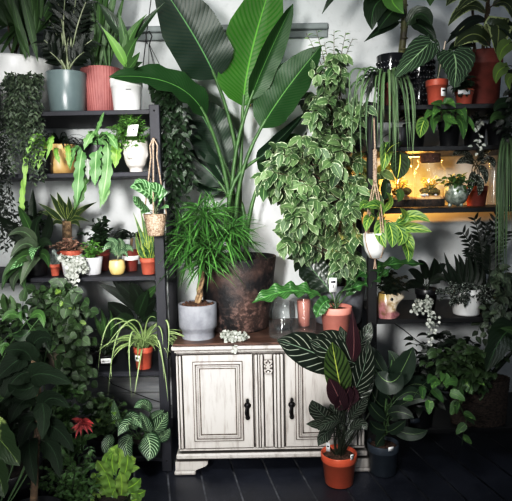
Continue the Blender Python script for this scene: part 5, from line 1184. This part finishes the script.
# macrame hanger with white pot
bc = P(375, 258, -.16); k = pxm(-.16)
o = empty('macrame_hanger_plant', 'striped prayer plant in a white pot in a knotted macrame rope hanger', 'plant', bc)
hh = P(375, 233, -.16).z-bc.z
mb = MB(); mb.lathe(bc, [(.0005, 0), (6*k, .002), (10*k, hh*.3), (12*k, hh*.7), (11.5*k, hh), (10.8*k, hh), (10.8*k, hh*.85)], n=36); mb.build('pot', M['white'], o)
s = MB(); s.lathe(bc+Vector((0, 0, hh*.88)), [(10.6*k, 0), (.0005, .004)], n=20); s.build('soil', M['soil'], o)
sb = MB(); n0 = P(375, 148, -.06); kt = P(375, 182, -.16); kn = P(375, 150, -.14)
hk = P(374, 118, .0); sb.tube([hk, kn], .005, n=6)
for q in range(3): sb.tube([kn.lerp(kt, t/30)+Vector((math.cos(t*1.3+q*2.1)*.008, math.sin(t*1.3+q*2.1)*.008, 0)) for t in range(31)], .0055, n=6)
for q in range(4):
    a = q*PI/2+.5; rim = bc+Vector((math.cos(a)*11.6*k, math.sin(a)*11.6*k, hh*.9)); low = bc+Vector((math.cos(a+.3)*7*k, math.sin(a+.3)*7*k, .004))
    for w_ in (-.006, .006): sb.tube([kt+Vector((w_, 0, 0)), kt.lerp(rim, .5)+Vector((math.cos(a)*.01+w_, math.sin(a)*.01, 0)), rim+Vector((w_, 0, 0)), rim.lerp(low, .5)+Vector((math.cos(a)*.012, math.sin(a)*.012, 0)), low, bc+Vector((0, 0, -.004)), bc+Vector((w_, 0, -.06))], .0038, n=5)
sb.build('rope_hanger', M['rope'], o)
for pts, wd in (([(380, 218), (378, 206), (364, 208)], 13), ([(388, 222), (392, 234), (392, 248)], 14), ([(384, 218), (380, 232), (386, 248)], 13), ([(392, 222), (402, 234), (398, 246)], 13), ([(394, 224), (404, 218), (400, 208)], 10), ([(396, 226), (412, 216), (430, 222)], 13), ([(396, 230), (412, 228), (432, 232)], 12), ([(398, 232), (406, 238), (414, 250)], 13), ([(402, 240), (408, 250), (408, 262)], 11), ([(374, 216), (368, 220), (366, 232)], 10), ([(382, 212), (390, 202), (386, 192)], 7), ([(374, 214), (366, 204), (360, 210)], 9)):
    bigleaf(o, pts, -.16, -.26, wd, L['maranta'], kind='ovate', seg=12, cross=3, fold=.15, nrm=Vector((0, -.9, .5)), sm=M['stemg'], root=bc+Vector((0, 0, hh*.9)), pr=(.003, .002))
# =================================================================== right unit, fourth shelf
# parrot-like face pot
m, nt, b, out = newmat('painted_pink_cream_glaze'); n = N(nt)
a = n.noise(22, 4, .6); e = n.noise(9, 2); tc = n.node('ShaderNodeTexCoord'); sx = n.node('ShaderNodeSeparateXYZ'); nt.links.new(tc.outputs['Object'], sx.inputs[0])
g = n.ramp(n.m('ADD', sx.outputs[0], n.m('MULTIPLY', e, .06)), -.01, .03)
left = n.mix(n.ramp(a, .4, .62), B(150, 108, 112), B(110, 88, 66)); left = n.mix(n.ramp(sx.outputs[2], .09, .13), left, B(150, 130, 80))
low = n.mix(n.ramp(a, .42, .6), B(186, 146, 140), B(144, 98, 104)); right = n.mix(n.ramp(a, .5, .62), B(206, 194, 176), B(160, 140, 110)); right = n.mix(n.ramp(sx.outputs[2], .035, .055), low, right)
nt.links.new(n.mix(g, left, right), b.inputs['Base Color']); b.inputs['Roughness'].default_value = .25; mpar = m
b_ = PX(389, .08, Q4); k = pxm(.08)
o = empty('animal_head_planter', 'pink and cream glazed animal head planter filled with dark foliage', 'plant', b_)
H = P(389, 292.5, .08).z-b_.z
mb = MB(); rows = []
for i in range(29):
    t = i/28; row = []
    rad = 10.2*k*(.9+.22*math.sin(t*PI)-.06*t)
    for j in range(48):
        a = 2*PI*j/48; ca = math.cos(a); d = 0
        sn = max(0, ca)**6
        d += sn*(.75*math.exp(-((t-.78)/.17)**2)+.35*math.exp(-((t-.1)/.1)**2)-.35*math.exp(-((t-.36)/.12)**2))
        fa = math.atan2(math.sin(a+PI/2-.55), math.cos(a+PI/2-.55))
        d += .1*math.exp(-(fa/.22)**2-((t-.66)/.09)**2)-.05*math.exp(-(fa/.1)**2-((t-.66)/.04)**2)
        d += .12*math.exp(-((math.atan2(math.sin(a+2.2), math.cos(a+2.2)))/.3)**2)*max(0, t-.5)
        row.append((b_.x-.012+rad*(1+d)*ca, b_.y+rad*(1+d*.6)*math.sin(a), b_.z+H*t+.012*max(0, ca)**2*t))
    rows.append(row)
mb.quadgrid(rows, closed=True); mb.quadgrid([rows[-1], [(b_.x-.012+9*k*math.cos(2*PI*j/48), b_.y+9*k*math.sin(2*PI*j/48), b_.z+H*.93) for j in range(48)]], closed=True)
hp_ = mb.build('head_pot', mpar, o)
eb = MB(); eb.blob(P(392.5, 300, -.0)+Vector((0, .018, 0)), (.009, .006, .009), 10, 8); eb.build('eye', M['blackglaze'], hp_)
s = MB(); s.lathe((b_.x-.012, b_.y, b_.z+H*.93), [(9*k, 0), (.0005, .006)], n=20); s.build('soil', M['soil'], o)
bush(o, b_+Vector((-.012, 0, H*.93)), P(392, 282, .04), (.12, .1, .06), 36, 8, .045, .024, L['darker'], M['stemd'], 'ovate', droop=.5)
o, c, r = potted('dark_houseplant', 'dark broad-leaved plant in a black pot in the middle of the fourth right shelf', 'plant', 426, 288, 22, 17, .24, Q4, M['black'], M['soil'], 'nursery')
for pts, wd in (([(430, 282), (434, 270), (434, 258)], 11), ([(424, 284), (416, 274), (408, 270)], 9), ([(428, 284), (440, 278), (446, 282)], 10), ([(424, 286), (412, 284), (406, 290)], 10), ([(426, 280), (424, 268), (418, 260)], 9), ([(430, 284), (438, 270), (446, 264)], 9)):
    bigleaf(o, pts, .22, .12, wd, L['darker'], kind='ovate', seg=9, cross=2, sm=M['stemd'], root=c, pr=(.003, .002))
o, c, r = potted('string_of_hearts', 'string of hearts trailing pale round leaves below the fourth right shelf', 'plant', 424, 302, 16, 13, .08, Q4, M['black'], M['soil'], 'cyl', n=24)
st = hang(c, r, 16, (P(416, 0, 0).x, P(432, 0, 0).x), (P(424, 316, 0).z, P(424, 300, 0).z), wob=.006)
for x1, y1 in ((433, 338), (436, 330), (430, 345), (440, 322), (428, 326)): st.append([c, P(428, 298, .0), P(429, 308, -.03), P((x1+430)/2, (y1+308)/2, -.05), P(x1, y1, -.05)])
trail(o, st, .023, .022, L['silverleaf'], M['stemd'], step=.022, kind='round')
o, c, r = potted('snake_and_begonia_pot', 'white cylindrical pot with dark snake plant and white-spotted trailing leaves', 'plant', 466, 288, 29, 26, .12, Q4, M['white'], M['soil'], 'cyl')
for pts, wd in (([(456, 288), (450, 272), (444, 252)], 7), ([(460, 288), (458, 268), (454, 254)], 7), ([(466, 288), (462, 266), (458, 254)], 7), ([(470, 288), (476, 274), (474, 256)], 7), ([(458, 288), (448, 278), (440, 262)], 7), ([(462, 288), (456, 276), (448, 262)], 6), ([(472, 288), (480, 280), (482, 266)], 6), ([(464, 288), (466, 270), (466, 256)], 6), ([(468, 288), (470, 268), (466, 252)], 7)):
    bigleaf(o, pts, .14, .12, wd, L['darker'], kind='sword', seg=10, cross=2, fold=.3)
bush(o, c, c+Vector((-.03, -.07, .005)), (.19, .09, .06), 64, 7, .046, .021, L['spotted'], M['stemd'], 'ovate', droop=1.2, seg=4, shell=.5)
o, c, r = potted('zz_plant', 'dark zz plant standing behind the white pot at the right of the fourth right shelf', 'plant', 484, 286, 28, 24, .32, Q4, M['black'], M['soil'], 'cyl')
zz(o, c, [P(x, y, Y) for x, y, Y in ((462, 232, .3), (474, 218, .34), (486, 224, .3), (498, 214, .36), (478, 236, .26), (506, 232, .3), (468, 250, .3), (490, 246, .24))], L['darker'], M['stemd'], L=.085, W=.034, n=9, start=.25)
o, c, r = potted('pale_leaved_vine', 'grey-green leaved vine filling the right edge beside the white pot', 'plant', 506, 282, 26, 20, .12, Q4, M['black'], M['soil'], 'cyl', n=24)
trail(o, hang(c, r, 16, (P(488, 0, 0).x, P(518, 0, 0).x), (P(500, 350, 0).z, P(500, 292, 0).z), wob=.03)+[[c, P(500, 270, -.04), P(490+q*5, 285, -.1)] for q in range(5)], .06, .045, L['hoya'], M['stemd'], step=.034, kind='ovate', seg=4)
# =================================================================== bottom right
def basket(name, label, px_, Y, z, ytop, w, wb):
    o, c, r = potted(name, label, 'plant', px_, ytop, w, wb, Y, z, M['wicker'], M['soil'], 'cyl', n=4)
    return o, c, r
b_ = PX(486, -.0, Q5); k = pxm(0)
o = empty('pothos_basket', 'pothos with long trailing leaves in a dark woven wicker basket at the lower right', 'plant', b_)
h = P(486, 384, 0).z-b_.z; R0 = 32*k
mb = MB(); rows = []
for i in range(34):
    z = h*i/33; rows.append([(b_.x+R0*(.9+.1*i/33)*(1+.022*math.sin(j*PI/2+PI*i))*math.cos(2*PI*j/96), b_.y+.12+R0*.55*(.9+.1*i/33)*(1+.022*math.sin(j*PI/2+PI*i))*math.sin(2*PI*j/96), b_.z+z) for j in range(96)])
mb.quadgrid(rows, closed=True); mb.build('wicker_basket', M['wicker'], o)
s = MB(); s.lathe((b_.x, b_.y+.12, b_.z+h*.9), [(R0*.5, 0), (.0005, .01)], n=20); s.build('soil', M['soil'], o)
c = Vector((b_.x, b_.y+.06, b_.z+h*.9))
bush(o, c+Vector((-.06, 0, 0)), P(462, 366, -.08), (.26, .14, .14), 60, 7, .075, .048, L['ivy'], M['stemg'], 'heart', droop=.8, seg=7)
trail(o, [[c, P(462, 378, -.2), P(450, 392, -.24), P(462, 410, -.25), P(468, 430, -.25)], [c, P(462, 378, -.2), P(456, 398, -.24), P(466, 418, -.26), P(462, 445, -.26)], [c, P(440, 372, -.2), P(420, 388, -.2), P(412, 400, -.2)], [c, P(440, 372, -.2), P(428, 398, -.22), P(438, 410, -.22)]], .085, .052, L['pothos'], M['stemg'], step=.075, kind='heart', seg=7, name='trailing_foliage')
bush(o, c, P(440, 352, .1), (.24, .16, .12), 36, 7, .08, .045, L['darker'], M['stemd'], 'ovate', droop=.6, name='shaded_foliage')
for pts, wd, lm_ in (([(512, 330), (500, 340), (486, 372)], 34, 'dark'), ([(512, 352), (520, 336), (500, 328)], 16, 'mid')):
    bigleaf(o, pts, -.1, -.18, wd, L[lm_], kind='heart', seg=12, cross=3, sm=M['stemd'], root=c)
o, c, r = potted('shaded_foliage_plant', 'dark leafy plant in a black pot between rubber plant and wicker basket', 'plant', 420, 400, 30, 24, .1, Q5, M['black'], M['soil'], 'nursery')
bush(o, c, P(424, 376, .1), (.2, .14, .18), 30, 7, .09, .05, L['darker'], M['stemd'], 'ovate', droop=.6)
tg = MB(); a = P(415, 421, .02); tg.box(a, (.06, .002, .03), rz=.1); tg.build('label', M['navy'], o, 'grey pot label')

for base, grp in (('corked_terrarium', 'corked terrariums under the warm lamp'), ('shelving_unit', 'shelving units either side of the sideboard'), ('zz_plant', 'zz plants on the shelves'), ('trailing_hoya', 'trailing vines at the left end of the top shelf'), ('prayer_plant', 'prayer plants'), ('power_cable', 'black cables along the wall')):
    for o in bpy.data.objects:
        if o.parent is None and o.name.split('.')[0] == base: o['group'] = grp
